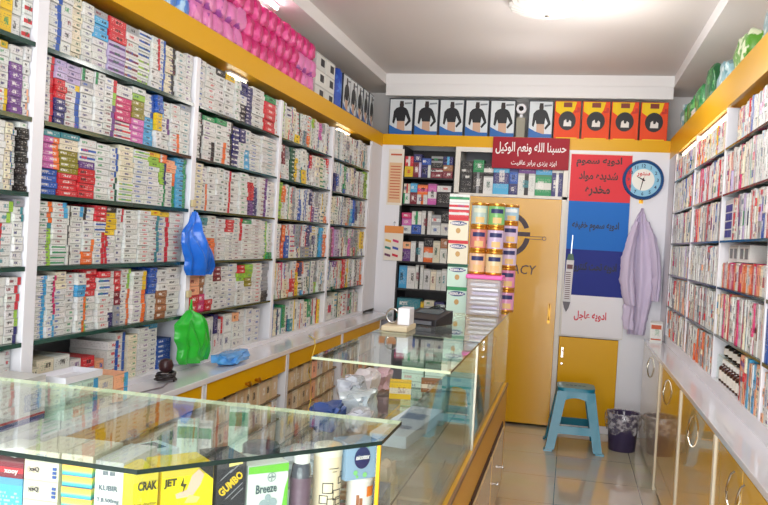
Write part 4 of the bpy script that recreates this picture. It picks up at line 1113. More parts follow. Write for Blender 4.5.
rbm = bpy.data.materials.new('rainbow print'); rbm.use_nodes = True; nt = rbm.node_tree; uvn = nt.nodes.new('ShaderNodeUVMap'); uvn.uv_map = 'print'; sx_ = nt.nodes.new('ShaderNodeSeparateXYZ'); rp = nt.nodes.new('ShaderNodeValToRGB')
nt.links.new(uvn.outputs[0], sx_.inputs[0]); nt.links.new(sx_.outputs[1], rp.inputs[0]); nt.links.new(rp.outputs[0], nt.nodes['Principled BSDF'].inputs[0])
els = rp.color_ramp.elements; els[0].color = srgb(30, 120, 160); els[1].color = srgb(230, 140, 60)
for p, c in ((.25, (60, 190, 170)), (.5, (190, 220, 90)), (.75, (245, 222, 70))): e = els.new(p); e.color = srgb(*c)
x0, x1 = nx(60.5), nx(91)
for k in range(9):
    carton_obj('rainbow_box', 'rainbow striped box, %s up in its stack behind the showcase front' % ordn(k + 1), 'box', 'rainbow striped boxes in the showcase', ((x0 + x1) / 2, 1.236 + rnd.random() * .003, ZS + k * .019), (.03, -1, 0), x1 - x0 - .002, .0184, .09, 'y', 'e', 'h', 0, mats=rbm)
o, xm, ym = fbox('medicine_box', 94.5, 123, ZS, .185, 'w', 'k', 'n', 'plain white upright box with grey print left of yellow box, showcase', d=.12, dens=0)
bm = nb()
for z, s, hh in ((.165, 'IIII IIII', .007), (.14, 'KUBIR', .009), (.118, 'T.B.500mg', .009), (.088, 'TABLETS', .007)): put_text(bm, s, (xm, ym - .0012, ZS + z), (1, .03, 0), Z, height=hh)
link('lettering', bm, ink('print grey', (90, 100, 116)), o)
fbox('medicine_box', 123.6, 131, ZS, .17, 'j', 'c', 'n', 'narrow tan box wedged between the white box and yellow box', d=.12, dens=.3, y=1.24)
# ---- near row, slanted front ------------------------------------------
SA = Vector((-.648, 1.205, 0)); SB = Vector((XS - .012, 1.55, 0)); SD = (SB - SA).normalized(); SN = Vector((SD.y, -SD.x, 0))
def sp(px, off=.02):
    """point on the line behind the slanted glass"""
    a = SA - SN * off; d = RT2 * ((px - 384) / FPX) + DN2 * ((485 - 252.5) / FPX) + FW
    n_ = SN; tt = (a.dot(n_)) / (d.x * n_.x + d.y * n_.y); return Vector((d.x * tt, d.y * tt, 0))
def sbox(name, pa, pb, z0, h, base, acc, lay, label, d=.08, dens=0, off=.02, bev=0, cat='box'):
    p, q = sp(pa, off), sp(pb, off); c = (p + q) / 2; w = (q - p).length - .002
    return carton_obj(name, label, cat, None, (c.x, c.y, z0), SN, w, h, d, base, acc, lay, dens, 0, 2), c, w
def stext(o, s, c, x, z, h, m, w=None, weight=.01, U=None, V=None, slant=0, arabic=False, name='lettering', raise_=0):
    bm = nb(); put_text(bm, s, Vector((c.x, c.y, z)) + SD * x + SN * (.0012 + raise_), U or SD, V or Z, height=h, width=w, weight=weight, slant=slant, arabic=arabic); return link(name, bm, m, o)
def sshape(o, pts, c, m, name, off=.001, th=.0006):
    bm = nb(); slab(bm, pts, Vector((c.x, c.y, 0)) + SN * off, SD, Z, SN, th); return link(name, bm, m, o)
YB = srgb(238, 214, 20)
o, c, w = sbox('toothpick_box', 133, 158.5, ZS, .18, YB, 'y', 'n', 'tall yellow box lettered CRAK in the showcase front')
KY = ink('print dark olive', (60, 58, 30))
stext(o, 'CRAK', c, .002, ZS + .158, .015, KY, w=.032, weight=.035)
for k in range(4): stext(o, 'hot doctor', c, 0, ZS + .128 - k * .012, .006, ink('faint olive', (150, 136, 40)))
sshape(o, [(-.018, ZS + .06), (.018, ZS + .06), (.018, ZS + .075), (-.018, ZS + .075)], c, ink('grey block', (110, 110, 110)), 'printed_bar')
o, c, w = sbox('spray_box', 161.5, 213.5, ZS, .182, YB, 'y', 'n', 'wide yellow box lettered JET with a pictured pink foot')
stext(o, 'JET', c, -.032, ZS + .156, .016, KY, w=.022, weight=.035)
sshape(o, [(w / 2 - .03, ZS + .18), (w / 2 - .001, ZS + .18), (w / 2 - .001, ZS + .155)], c, ink('corner black', (40, 38, 40)), 'printed_corner')
sshape(o, [(-.022 + .0, ZS + .137), (-.002, ZS + .142), (.006, ZS + .165), (.018, ZS + .175), (.028, ZS + .165), (.022, ZS + .148), (.008, ZS + .130), (-.02, ZS + .129)], c, ink('pictured foot', (226, 180, 160)), 'pictured_foot')
sshape(o, [(-.006, ZS + .120), (.016, ZS + .118), (.022, ZS + .127), (.002, ZS + .133)], c, ink('pictured sole', (222, 226, 120)), 'pictured_sole', .0018)
sshape(o, [(-.014, ZS + .15), (-.008, ZS + .165), (-.009, ZS + .153), (-.003, ZS + .152), (-.010, ZS + .137), (-.008, ZS + .148)], c, KY, 'pictured_spark')
stext(o, 'FOOT GEL', c, .03, ZS + .09, .006, ink('print teal', (60, 130, 110)))
o, c, w = sbox('gumbo_box', 216, 246, ZS, .186, srgb(44, 44, 50), 'k', 'n', 'black box lettered GUMBO in slanting yellow, showcase front')
o.name = 'ointment_box'
ud = (SD * .78 + Z * .62).normalized(); vd = (Z * .78 - SD * .62).normalized()
GY = ink('gumbo yellow', (226, 190, 40))
stext(o, 'GUMBO', c, -.002, ZS + .142, .015, GY, w=.052, weight=.03, U=ud, V=vd)
for dx, dz, l in ((.006, .128, .02), (.012, .122, .014), (-.01, .158, .014), (.006, .168, .012)):
    bm = nb(); slab(bm, [(-l, 0), (l, 0), (l, .0012), (-l, .0012)], Vector((c.x, c.y, ZS + dz)) + SD * dx + SN * .001, ud, vd, SN, .0006); link('printed_line', bm, GY if dz < .12 else ink('line grey', (150, 150, 156)), o)
sshape(o, [(-.006, ZS + .172), (.02, ZS + .175), (.02, ZS + .186), (-.006, ZS + .184)], c, mat('sticker cream', srgb(232, 214, 130), .5), 'sticker')
o, c, w = sbox('test_strip_box', 247.5, 288, ZS, .168, srgb(214, 222, 214), 'w', 'n', 'white and green box lettered Breeze below a dark oval cap')
GG = ink('leaf green', (110, 190, 60))
sshape(o, [(-w / 2, ZS + .1535), (w / 2, ZS + .151), (w / 2, ZS + .166), (-w / 2, ZS + .166)], c, GG, 'green_band')
sshape(o, [(w / 2 - .014, ZS + .06), (w / 2, ZS + .06), (w / 2, ZS + .14), (w / 2 - .006, ZS + .12)], c, GG, 'green_edge')
sshape(o, [(-w / 2, ZS + .04), (-w / 2 + .02, ZS + .04), (-w / 2 + .016, ZS + .062), (-w / 2, ZS + .066)], c, GG, 'green_corner')
stext(o, 'Breeze', c, -.004, ZS + .124, .016, ink('breeze grey', (70, 90, 96)), w=.042, weight=.01)
bm = nb()
ctr = Vector((c.x, c.y, ZS + .1435)) + SD * .006 + SN * .0012
for i in range(20):
    a, b = i * PI / 10, (i + 1) * PI / 10
    slab(bm, [(.0075 * math.cos(a), .0075 * math.sin(a)), (.0085 * math.cos(a), .0085 * math.sin(a)), (.0085 * math.cos(b), .0085 * math.sin(b)), (.0075 * math.cos(b), .0075 * math.sin(b))], ctr, SD, Z, SN, .0005)
for i in range(5):
    put_text(bm, 'BAYER'[i], ctr + SD * (.0025 * (i - 2)), SD, Z, height=.0028); 
    if i != 2: put_text(bm, 'BAYER'[i], ctr + Z * (.0028 * (2 - i)), SD, Z, height=.0024)
link('cross_mark', bm, ink('cross grey', (120, 136, 140)), o)
for (dx, dz, r) in ((-.008, .094, .010), (.010, .096, .009), (0, .107, .006)):
    sshape(o, [(dx + r * math.cos(i * PI / 8), ZS + dz + r * math.sin(i * PI / 8)) for i in range(16)], c, mat('meter grey', srgb(150, 166, 170), .4), 'pictured_meter', .001 + r * .02)
# dark oval tub behind it
q = sp(268, .075); bm = nb(); lathe(bm, [(.028, 0), (.033, .01), (.033, .155), (.036, .16), (.036, .178), (.03, .182)], q.x, q.y - .0, ZS, 28)
q2 = q
o = solo('plastic_tub', bm, mat('navy plastic', srgb(38, 44, 66), .3), 'dark navy round tub standing behind the Breeze box', 'tub', (q.x, q.y, ZS), smooth=True)
o.location += (-SN * .035)
# dark pill jar with white cap
q = sp(300.5, .036); t_ = thing('pill_jar', 'dark grey jar with white cap between Breeze box and cream can', 'jar', (q.x, q.y, ZS))
r = .0185
bm = nb(); lathe(bm, [(r, 0), (r * 1.04, .006), (r * 1.04, .14), (r * .9, .155), (r * .75, .158)], q.x, q.y, ZS, 28); link('jar_body', bm, mat('jar slate', srgb(72, 74, 84), .2, coat=.5), t_, smooth=True)
bm = nb(); lathe(bm, [(r * .8, .158), (r * .84, .16), (r * .84, .178), (r * .76, .18)], q.x, q.y, ZS, 24); link('cap', bm, CAPW, t_, smooth=True)
bm = nb(); lathe(bm, [(r * 1.04 + .0006, .05), (r * 1.04 + .0006, .132)], q.x, q.y, ZS, 28, cap=False); link('label', bm, mat('jar label', srgb(120, 92, 110), .4, noise_amt=.6, noise_scale=240), t_, smooth=True)
# cream can printed with squares
q = sp(326.5, .046); r = .0275; t_ = thing('milk_can', 'cream can printed with black outlined squares, right of the dark jar', 'can', (q.x, q.y, ZS))
bm = nb(); lathe(bm, [(r, 0), (r, .165), (r * .97, .167)], q.x, q.y, ZS, 36); link('can_body', bm, mat('can cream', srgb(226, 208, 178), .35), t_, smooth=True)
bm = nb(); lathe(bm, [(r * 1.02, .164), (r * 1.03, .168), (r * 1.03, .181), (r * .95, .184)], q.x, q.y, ZS, 36); link('lid', bm, mat('can lid', srgb(222, 216, 200), .3), t_, smooth=True)
bm = nb()
af = math.atan2(SN.y, SN.x)
def on_can(bm, a, z, wd, ht, rr):
    n = 6
    for i in range(n):
        a0, a1 = a + wd * i / n / rr, a + wd * (i + 1) / n / rr
        vs = [bm.verts.new((q.x + (rr + .0008) * math.cos(aa), q.y + (rr + .0008) * math.sin(aa), ZS + zz)) for aa, zz in ((a0, z), (a1, z), (a1, z + ht), (a0, z + ht))]
        bm.faces.new(vs)
def sq(a, z, s, rr=r):
    th = .0018
    on_can(bm, a, z, s, th, rr); on_can(bm, a, z + s, s + th, th, rr); on_can(bm, a, z, th, s, rr); on_can(bm, a + s / rr, z, th, s, rr)
for a, z, s in ((-.85, .095, .019), (-1.05, .075, .015), (-.1, .082, .018), (.12, .072, .014), (.3, .112, .012), (.5, .124, .009), (-.5, .070, .014), (.5, .05, .016), (-1.0, .045, .016)): sq(af + a, z, s)
on_can(bm, af - .45, .142, .022, .0015, r); on_can(bm, af - .2, .136, .010, .0012, r)
link('printed_squares', bm, ink('can line', (50, 46, 50)), t_)
# white and orange canister with nicotex box on it
q = sp(359.5, .044); r = .026; t_ = thing('canister', 'white canister with orange band under the nicotex box', 'canister', (q.x, q.y, ZS))
bm = nb(); lathe(bm, [(r, 0), (r, .105), (r * 1.03, .106), (r * 1.03, .112), (r * .95, .114)], q.x, q.y, ZS, 32); link('can_body', bm, mat('canister white', srgb(222, 218, 216), .3), t_, smooth=True)
bm = nb(); on_can(bm, af + .0, .078, .028, .02, r); link('printed_band', bm, ink('band orange', (226, 120, 50)), t_)
bm = nb(); on_can(bm, af - .8, .06, .006, .022, r); on_can(bm, af - .55, .06, .006, .016, r); link('printed_letters', bm, ink('letters brown', (150, 90, 60)), t_)
o, c, w = sbox('gum_box', 344.5, 375.5, ZS + .1145, .074, srgb(140, 168, 196), 's', 'n', 'grey blue box lettered nicotex at the showcase corner, on the canister', d=.05)
zc = ZS + .1145 + .042
sshape(o, [(.0185 * math.cos(i * PI / 16) + .001, zc + .0215 * math.sin(i * PI / 16)) for i in range(32)], c, mat('nicotex navy', srgb(28, 42, 96), .3), 'navy_circle')
stext(o, 'nicotex', c, .001, zc + .002, .0095, ink('white'), w=.031, weight=.012, slant=.2, raise_=.0012)
for dx, dz, r_ in ((-.014, -.028, .005), (.013, .024, .0045), (.008, -.034, .005), (-.010, -.036, .003)):
    sshape(o, [(dx + r_ * math.cos(i * PI / 6), zc + dz + r_ * math.sin(i * PI / 6)) for i in range(12)], c, mat('mint green leaf', srgb(130, 200, 130), .4), 'mint_leaf', .0018)

# ---- lying deeper under the near pane ----------------------------------
def flatbox(name, P, w, l, h, rot, m, label, tilt=0, top=None, cat='box'):
    t_ = bpy.data.objects.new(name, None); C.objects.link(t_); tag(t_, label, cat); t_.location = P; t_.rotation_euler = (tilt, 0, rot); t_['_local'] = 1
    bm = nb(); box(bm, -w / 2, w / 2, -l / 2, l / 2, 0, h); link('body', bm, m, t_, bevel=.0015)
    if top:
        for nm_, (x0, x1, y0, y1), mm in top:
            bm = nb(); box(bm, x0, x1, y0, y1, h, h + .0008); link(nm_, bm, mm, t_)
    t_.pop('_local', None)
    return t_
MINT = mat('pale mint card', srgb(206, 226, 222), .4); SCR = mat('meter screen', srgb(70, 84, 90), .2)
def g(x, y, z): return at(x, y, 2, z)
p = g(138, 448, .955)
flatbox('glucose_meter_box', (p.x, p.y, ZS), .085, .16, .09, -.5, MINT, 'white box with a dark screen picture lying under the near glass', top=[('pictured_screen', (-.03, .02, .02, .06), SCR)])
for px, py, w, h, c1, lb in ((175, 458, .05, .10, 'f', 'pale blue white carton leaning behind the CRAK box'), (191, 456, .045, .09, 'w', 'small white carton with green mark behind the JET box'), (228, 450, .05, .125, 'f', 'translucent mint upright packet behind the GUMBO box')):
    q = g(px, py, ZS + .02)
    carton_obj('small_carton', lb, 'box', None, (q.x, q.y + .06, ZS), (.3, -1, 0), w, h, .03, c1, 'e', 'd', .3, 0, 3)
CLR = mat('clear grey plastic film', srgb(190, 200, 206), .18, coat=.4, bump=.4, noise_scale=60)
BLP = mat('blue printed film', srgb(60, 90, 160), .3, noise_amt=.5, noise_scale=30)
for i, (px, py, sx, sy_, sz, m, lb) in enumerate(((255, 452, .07, .05, .03, CLR, 'clear grey plastic bag behind the Breeze box'), (290, 448, .06, .05, .028, mat('dark film', srgb(70, 74, 84), .25, bump=.4), 'dark crumpled plastic pack behind the white capped jar'),
        (318, 438, .05, .045, .03, mat('pale green tub', srgb(160, 186, 170), .3), 'pale green rounded pack behind the cream can'), (345, 430, .04, .05, .022, BLP, 'blue printed pouch behind the nicotex box'), (372, 428, .04, .06, .026, mat('mint film', srgb(170, 200, 186), .3, bump=.4), 'mint plastic pouch lying at the right end under the glass'))):
    q = g(px, py, ZS + .03); q.x = min(q.x, -.42)
    pouch('plastic_pouch', (q.x, min(max(q.y, 1.46), 1.60), ZS), (sx, sy_, sz), m, lb, 'pouch', seed=90 + i, amp=.2)

# ---- long arm of the showcase -------------------------------------------
ZF = ZBt + .0045
p = g(410, 405, ZI + .04)
flatbox('device_carton', (-.455, 2.45, ZS), .11, .42, .035, -.10, mat('white blue carton', srgb(206, 218, 228), .35), 'long white and blue carton on the inner glass shelf', top=[('printed_picture', (-.035, .035, .02, .1), mat('picture grey blue', srgb(130, 150, 176), .4)), ('printed_lines', (-.035, .035, -.12, -.08), mat('print pale grey', srgb(150, 160, 170), .5))])
SLV = mat('silvery film', srgb(196, 198, 208), .2, coat=.4, noise_amt=.3, noise_scale=40, bump=.6)
for i, (x, y, sx, sy_, sz, m, lb) in enumerate(((-.69, 2.36, .05, .09, .045, BLP, 'blue and white printed pouch nearest viewer on the inner shelf'), (-.64, 2.55, .06, .10, .05, CLR, 'heap of clear plastic film beside the printed pouch'),
        (-.70, 2.66, .05, .08, .06, SLV, 'silvery plastic bag in the middle of the inner shelf'), (-.59, 2.36, .04, .08, .04, SLV, 'silvery bag against the long white carton'),
        (-.70, 2.86, .05, .09, .055, mat('milky film', srgb(214, 204, 208), .3, bump=.5), 'milky plastic bag farther along the inner shelf'), (-.69, 3.06, .05, .08, .045, mat('pinkish film', srgb(206, 170, 180), .3, bump=.5), 'pinkish plastic bag at the far end of the inner shelf'),
        (-.62, 1.95, .07, .10, .03, CLR, 'clear film bag at the near end of the inner shelf'))):
    pouch('plastic_bag', (x, y, ZS), (sx, sy_, sz), m, lb, 'bag', seed=120 + i, amp=.38)
carton_obj('medicine_box', 'yellow box standing on the inner shelf beyond the clear bags', 'box', None, (-.585, 2.93, ZS), (.2, -1, 0), .08, .065, .05, 'y', 'c', 'h', .5)
carton_obj('medicine_box', 'brown box standing behind the yellow box on the inner shelf', 'box', None, (-.50, 3.12, ZS), (.2, -1, 0), .08, .05, .04, 't', 'c', 'h', .5)
for c_i, (x, y, n, ht, col, lb) in enumerate(((-.67, 3.62, 9, .036, 'f', 'left'), (-.56, 3.60, 9, .036, 'f', 'middle'), (-.45, 3.64, 8, .036, 'f', 'right'))):
    for k in range(n):
        carton_obj('mint_box', 'pale mint box, %s up in the %s stack at the showcase far half' % (ordn(k + 1), lb), 'box', 'pale mint boxes stacked in the showcase', (x, y + rnd.uniform(-.004, .004), ZF + k * ht), (rnd.uniform(-.05, .05), -1, 0), .1, ht - .0012, .12, col, 'e', rnd.choice('tnd'), .5, 0, 5)
for i, (x, y, n, ht, w, col) in enumerate(((-.62, 4.05, 5, .06, .12, 'k'), (-.48, 4.1, 6, .05, .1, 'g'), (-.6, 4.45, 6, .05, .14, 'w'), (-.44, 4.5, 5, .06, .11, 'h'))):
    for k in range(n):
        carton_obj('medicine_box', '%s box, %s up in stack %s behind the mint boxes' % (PAL[col][0], ordn(k + 1), ordn(i + 1)), 'box', 'box stacks deep in the showcase', (x, y, ZF + k * ht), (0, -1, 0), w, ht - .0012, .12, col, 'c', 'h', .7)
for i, (x, y, w, l, h, m, lb) in enumerate(((-.43, 1.85, .07, .2, .22, mat('powder blue card', srgb(96, 122, 176), .4), 'powder blue carton behind the side glass near the corner'),
                                  (-.43, 2.16, .08, .16, .03, mat('pink card', srgb(206, 150, 150), .4), 'flat pink carton on the showcase floor'), (-.45, 2.75, .10, .5, .012, mat('wood strip', srgb(190, 170, 140), .4), 'long beige strip of card lying on the showcase floor'),
                                  (-.62, 2.3, .12, .5, .02, mat('mauve card', srgb(150, 112, 116), .45), 'long mauve card box on the showcase floor'))):
    flatbox('carton', (x, y, ZF), w, l, h, .05 * (-1) ** i, m, lb)
pouch('paper_bag', (-.43, 2.02, ZF), (.035, .05, .14), mat('cream paper', srgb(214, 196, 170), .6), 'crumpled cream paper bag behind the side glass', 'bag', seed=140, amp=.25)

# ---- on top of the far pane ----------------------------------------------
ZP = ZG + .0005
FORM = mat('tin gold', srgb(214, 150, 60), .25, metal=.7)
def formula_box(x, y, z, w, h, d, base, head, label):
    o = carton_obj('formula_box', label, 'box', None, (x, y, z), (.08, -1, 0), w, h, d, base, head, 'n', .0, 0, 2)
    U = Vector((1, .08, 0)).normalized(); N = Vector((.08, -1, 0)).normalized(); P = Vector((x, y, z))
    def shp(pts, m, name, off=.0008):
        bm = nb(); slab(bm, pts, P + N * off, U, Z, N, .0006); link(name, bm, m, o)
    shp([(-w / 2, h * .86), (w / 2, h * .86), (w / 2, h), (-w / 2, h)], mat('head ' + head, pc(head)), 'header_band')
    shp([(w * .42 * math.cos(a * PI / 12), h * .74 + h * .1 * math.sin(a * PI / 12)) for a in range(24)], mat('logo patch', srgb(60, 74, 120), .4), 'logo_patch', .0012)
    bm = nb(); put_text(bm, 'BEBELAC', P + U * 0 + Z * (h * .74) + N * .0024, U, Z, height=h * .1, width=w * .74, weight=.03); link('lettering', bm, ink('white'), o)
    shp([(w * .12 * math.cos(a * PI / 8), h * .42 + w * .14 * math.sin(a * PI / 8)) for a in range(16)], mat('bear gold', srgb(190, 150, 90), .5), 'pictured_emblem', .0012)
zt = ZP; xs = -.598; yb = 4.42
hs = [(.142, 'f', 'e', 'green topped'), (.125, 'f', 'd', 'dark headed mint'), (.128, 'c', 'r', 'red topped cream'), (.125, 'c', 'r', 'red edged cream')]
pn = ['lowest in the tall pile', 'second from bottom in the tall pile', 'third from bottom in the tall pile', 'fourth from bottom in the tall pile']
for k, (h, b_1, hd, lb) in enumerate(hs):
    formula_box(xs - .004 * k, yb, zt, .108, h, .08, b_1, hd, lb + ' formula box, ' + pn[k]); zt += h + .0006
for k, (h, b_1, a_1, lb) in enumerate(((.042, 'r', 'w', 'red and white flat box on top of the formula boxes'), (.04, 'w', 'r', 'white and red flat box above the red one on formula pile'), (.045, 'w', 'e', 'white and green flat box at the very top of formula pile'))):
    carton_obj('flat_box', lb, 'box', None, (xs - .014, yb, zt), (.08, -1, 0), .108, h, .08, b_1, a_1, 'h', .4); zt += h + .0006
def tin(x, y, z, h, label, lc, head, r=.045, grp='milk powder tins on the showcase'):
    t_ = thing('milk_powder_tin', label, 'tin', (x, y, z), grp)
    bm = nb(); lathe(bm, [(r, .014), (r, h - .016)], x, y, z, 32); link('tin_body', bm, mat('tin label %s' % (lc,), srgb(*lc), .3, coat=.3), t_, smooth=True)
    bm = nb(); lathe(bm, [(r * .98, 0), (r * 1.03, .003), (r * 1.03, .011), (r, .014)], x, y, z, 32); link('bottom_rim', bm, FORM, t_, smooth=True)
    bm = nb(); lathe(bm, [(r, h - .016), (r * 1.04, h - .013), (r * 1.04, h - .002), (r * .98, h)], x, y, z, 32); link('lid', bm, FORM, t_, smooth=True)
    bm = nb(); a = math.atan2(-1, .15)
    lathe(bm, [(r + .0008, h * .58), (r + .0008, h * .76)], x, y, z, 10, a0=a - .8, a1=a + .8, cap=False); link('logo_patch', bm, mat('patch ' + str(head), srgb(*head), .4), t_, smooth=True)
    bm = nb(); lathe(bm, [(r + .0006, h * .16), (r + .0006, h * .4)], x, y, z, 10, a0=a - .5, a1=a + .6, cap=False); link('pictured_emblem', bm, mat('tin picture', srgb(226, 190, 130), .4), t_, smooth=True)
    return t_
NV = (50, 54, 100)
TX = [-.520, -.422, -.325]
TR = 4.62
zc = ZP
# right column of five, from the glass up; the other two columns stand on the pink lidded box
for k, lc in enumerate(((214, 150, 190), (216, 140, 180), (206, 190, 216), (206, 186, 214))):
    tin(-.355, TR + .13, ZP + k * .1282, .1277, '%s tin from bottom in the right hand column of pink tins' % ordn(k + 1).capitalize(), lc, NV)
tin(-.355, TR + .13, ZP + 4 * .1282, .105, 'short pale blue tin crowning the right hand column', (150, 186, 206), (220, 224, 226))
PBZ = .218
t_ = thing('storage_box', 'clear plastic box of blister packs with a bright pink lid', 'box', (-.46, 4.45, ZP))
bm = nb(); vs = box(bm, -.538, -.358, 4.36, 4.52, ZP, ZP + .195)
PLG = mat('milky clear plastic', srgb(214, 210, 220), .2, alpha=.4)
link('box_body', bm, PLG, t_, bevel=.006)
bm = nb(); box(bm, -.546, -.350, 4.352, 4.528, ZP + .1955, ZP + PBZ); link('lid', bm, mat('hot pink lid', srgb(236, 100, 180), .3), t_, bevel=.006)
for i in range(7):
    pz = ZP + .012 + i * .024
    flatbox('blister_pack', (-.448 + rnd.uniform(-.008, .008), 4.44 + rnd.uniform(-.008, .008), pz), .14, .115, .009 + rnd.random() * .008, rnd.uniform(-.12, .12), mat('foil %d' % (i % 3), srgb(*[(206, 206, 212), (170, 160, 190), (226, 226, 230)][i % 3]), .3, metal=.3),
            'silver blister pack in the pink lidded box, %s from its bottom' % ordn(i + 1), cat='pack')
LC = [[(230, 186, 150), (214, 130, 120), (176, 196, 190)], [(226, 206, 160), (200, 180, 210), (120, 180, 110)]]
TN = ['left', 'middle']
for q in range(2):
    for k in range(3):
        tin([-.500, -.408][q], 4.44, ZP + PBZ + .0006 + k * .1295, .129, '%s tin above the pink lid in the %s column' % (ordn(k + 1).capitalize(), TN[q]), LC[q][k], NV if k < 2 or q else (210, 214, 190), r=.0445)
# tray, white box and ring, card machine
t_ = thing('tape_dispenser', 'beige tray holding a white block and steel ring at the glass end', 'dispenser', (-.69, 3.4, ZP))
bm = nb(); box(bm, -.755, -.645, 3.30, 3.50, ZP, ZP + .022); link('tray', bm, mat('beige plastic', srgb(206, 190, 158), .4), t_, bevel=.004)
bm = nb(); box(bm, -.70, -.648, 3.36, 3.46, ZP + .0225, ZP + .095); link('white_block', bm, WHITE, t_, bevel=.005)
bm = nb()
for i in range(24):
    pass
ring = [(-.73 + .026 * math.cos(i * PI / 12), 3.40, ZP + .056 + .03 * math.sin(i * PI / 12)) for i in range(25)]
tube(bm, ring, .0045, 8, cap=True); link('steel_ring', bm, CHROME, t_, smooth=True)
t_ = bpy.data.objects.new('card_machine', None); C.objects.link(t_); tag(t_, 'black wedge shaped card machine on the glass in front of dark cabinet', 'card machine'); t_.location = (-.635, 3.72, ZP); t_.rotation_euler = (0, 0, -.3); t_['_local'] = 1
bm = nb(); vs = box(bm, -.09, .09, -.09, .09, 0, .03)
for v in vs:
    if v.co.z > .01 and v.co.y > 0: v.co.z = .065
link('body', bm, mat('black plastic', srgb(36, 34, 38), .35), t_, bevel=.004)
bm = nb(); box(bm, -.07, .07, -.097, -.0905, .006, .022); link('grey_front', bm, mat('grey plastic', srgb(110, 112, 120), .4), t_)
bm = nb(); vs = box(bm, -.06, .06, .0, .07, .05, .064)
for v in vs: v.co.z = .031 + (v.co.y + .09) * .194 + (.0015 if v.co.z > .055 else .0)
link('screen', bm, SCR, t_)
t_.pop('_local', None)
bm = nb(); box(bm, -.60, -.58, 3.95, 3.98, ZP, ZP + .03); solo('cream_tub', bm, mat('beige plastic', None), 'tiny cream carton beside the tall formula pile on glass', 'carton', (-.59, 3.96, ZP), bevel=.002)

# ================================================================== left worktop and bags
def bag(name, label, rows, m, X, hook, seed):
    kk = []
    for (xl, yl, xr, yr, th) in rows:
        p, q = at(xl, yl, 0, X), at(xr, yr, 0, X); kk.append(((p.z + q.z) / 2, p.y, q.y, th))
    t_ = thing(name, label, 'bag', (X, (kk[-1][1] + kk[-1][2]) / 2, kk[-1][0]))
    bm = nb(); cloth(bm, interp_rows(kk, 34), (X, 0, 0), (0, 1, 0), (1, 0, 0), [(2, .1, .08, .6), (3.5, .6, -.1, .5), (6, .2, .12, .25)], .02, .004, nu=44, seed=seed)
    link('bag_body', bm, m, t_, smooth=True)
    bm = nb(); tube(bm, [(X + .012, hook[0] - .012, hook[1] - .05), (X + .014, hook[0], hook[1]), (X + .012, hook[0] + .012, hook[1] - .05)], .004, 6); link('handle_loop', bm, m, t_, smooth=True)
    return t_
BB = mat('blue plastic bag film', srgb(30, 104, 206), .28, coat=.3, bump=.3, noise_scale=40); GB = mat('green plastic bag film', srgb(40, 176, 50), .28, coat=.3, bump=.3, noise_scale=40)
XB = -1.592
bag('plastic_bag', 'blue plastic bag hanging from the post between shelf bays', [(191, 212, 194, 212, .012), (189, 222, 197, 222, .02), (182, 232, 200, 232, .03), (181, 240, 203, 244, .045), (183, 255, 205, 258, .055), (184, 265, 207, 268, .05), (186, 274, 206, 275, .035)], BB, XB, (3.21, 1.52), 4)
bag('plastic_bag', 'green plastic bag hanging low from the same post as the blue bag', [(186, 310, 190, 310, .012), (181, 315, 196, 314, .03), (174, 322, 202, 321, .045), (174, 332, 203, 334, .055), (176, 345, 203, 345, .06), (176, 354, 202, 355, .05), (178, 361, 201, 361, .04)], GB, XB, (3.22, 1.14), 8)
for z_, lb in ((1.54, 'beige tape knot on post above the blue bag'), (1.15, 'white tape knot on post above the green bag')):
    bm = nb(); box(bm, -1.597, -1.585, 3.2, 3.235, z_, z_ + .03); solo('hook_tape', bm, mat('tape beige', srgb(196, 180, 140), .5), lb, 'tape', (-1.59, 3.22, z_), bevel=.004)
pouch('plastic_bag', (-1.49, 3.48, ZL + .0005), (.06, .14, .03), mat('sky blue bag film', srgb(90, 160, 226), .25, coat=.4, bump=.5, noise_scale=30), 'light blue plastic bag lying on the left worktop', 'bag', seed=160, amp=.35)
t_ = thing('cable_coil', 'dark coiled cable lying on the left worktop near the blue boxes', 'cable', (-1.55, 2.93, ZL))
bm = nb()
pts = [(-1.53 + (.035 + .004 * math.sin(i * 1.7)) * math.cos(i * .5), 2.93 + (.045 + .008 * math.sin(i * .9)) * math.sin(i * .5), ZL + .006 + .0015 * i * .5) for i in range(44)]
tube(bm, pts, .0045, 6); link('coil', bm, mat('black cable', srgb(34, 24, 26), .4), t_, smooth=True)
bm = nb(); lathe(bm, [(.012, 0), (.026, .012), (.03, .03), (.022, .05), (.01, .056)], -1.53, 2.93, ZL + .034, 16); link('plug', bm, mat('dark red brown plastic', srgb(56, 30, 32), .3), t_, smooth=True)
bm = nb(); tube(bm, [(-1.50, 2.90, ZL + .006), (-1.47, 2.8, ZL + .005), (-1.49, 2.65, ZL + .005), (-1.46, 2.5, ZL + .005), (-1.50, 2.38, ZL + .005)], .003, 6); link('lead', bm, mat('grey cable', srgb(110, 104, 108), .4), t_, smooth=True)
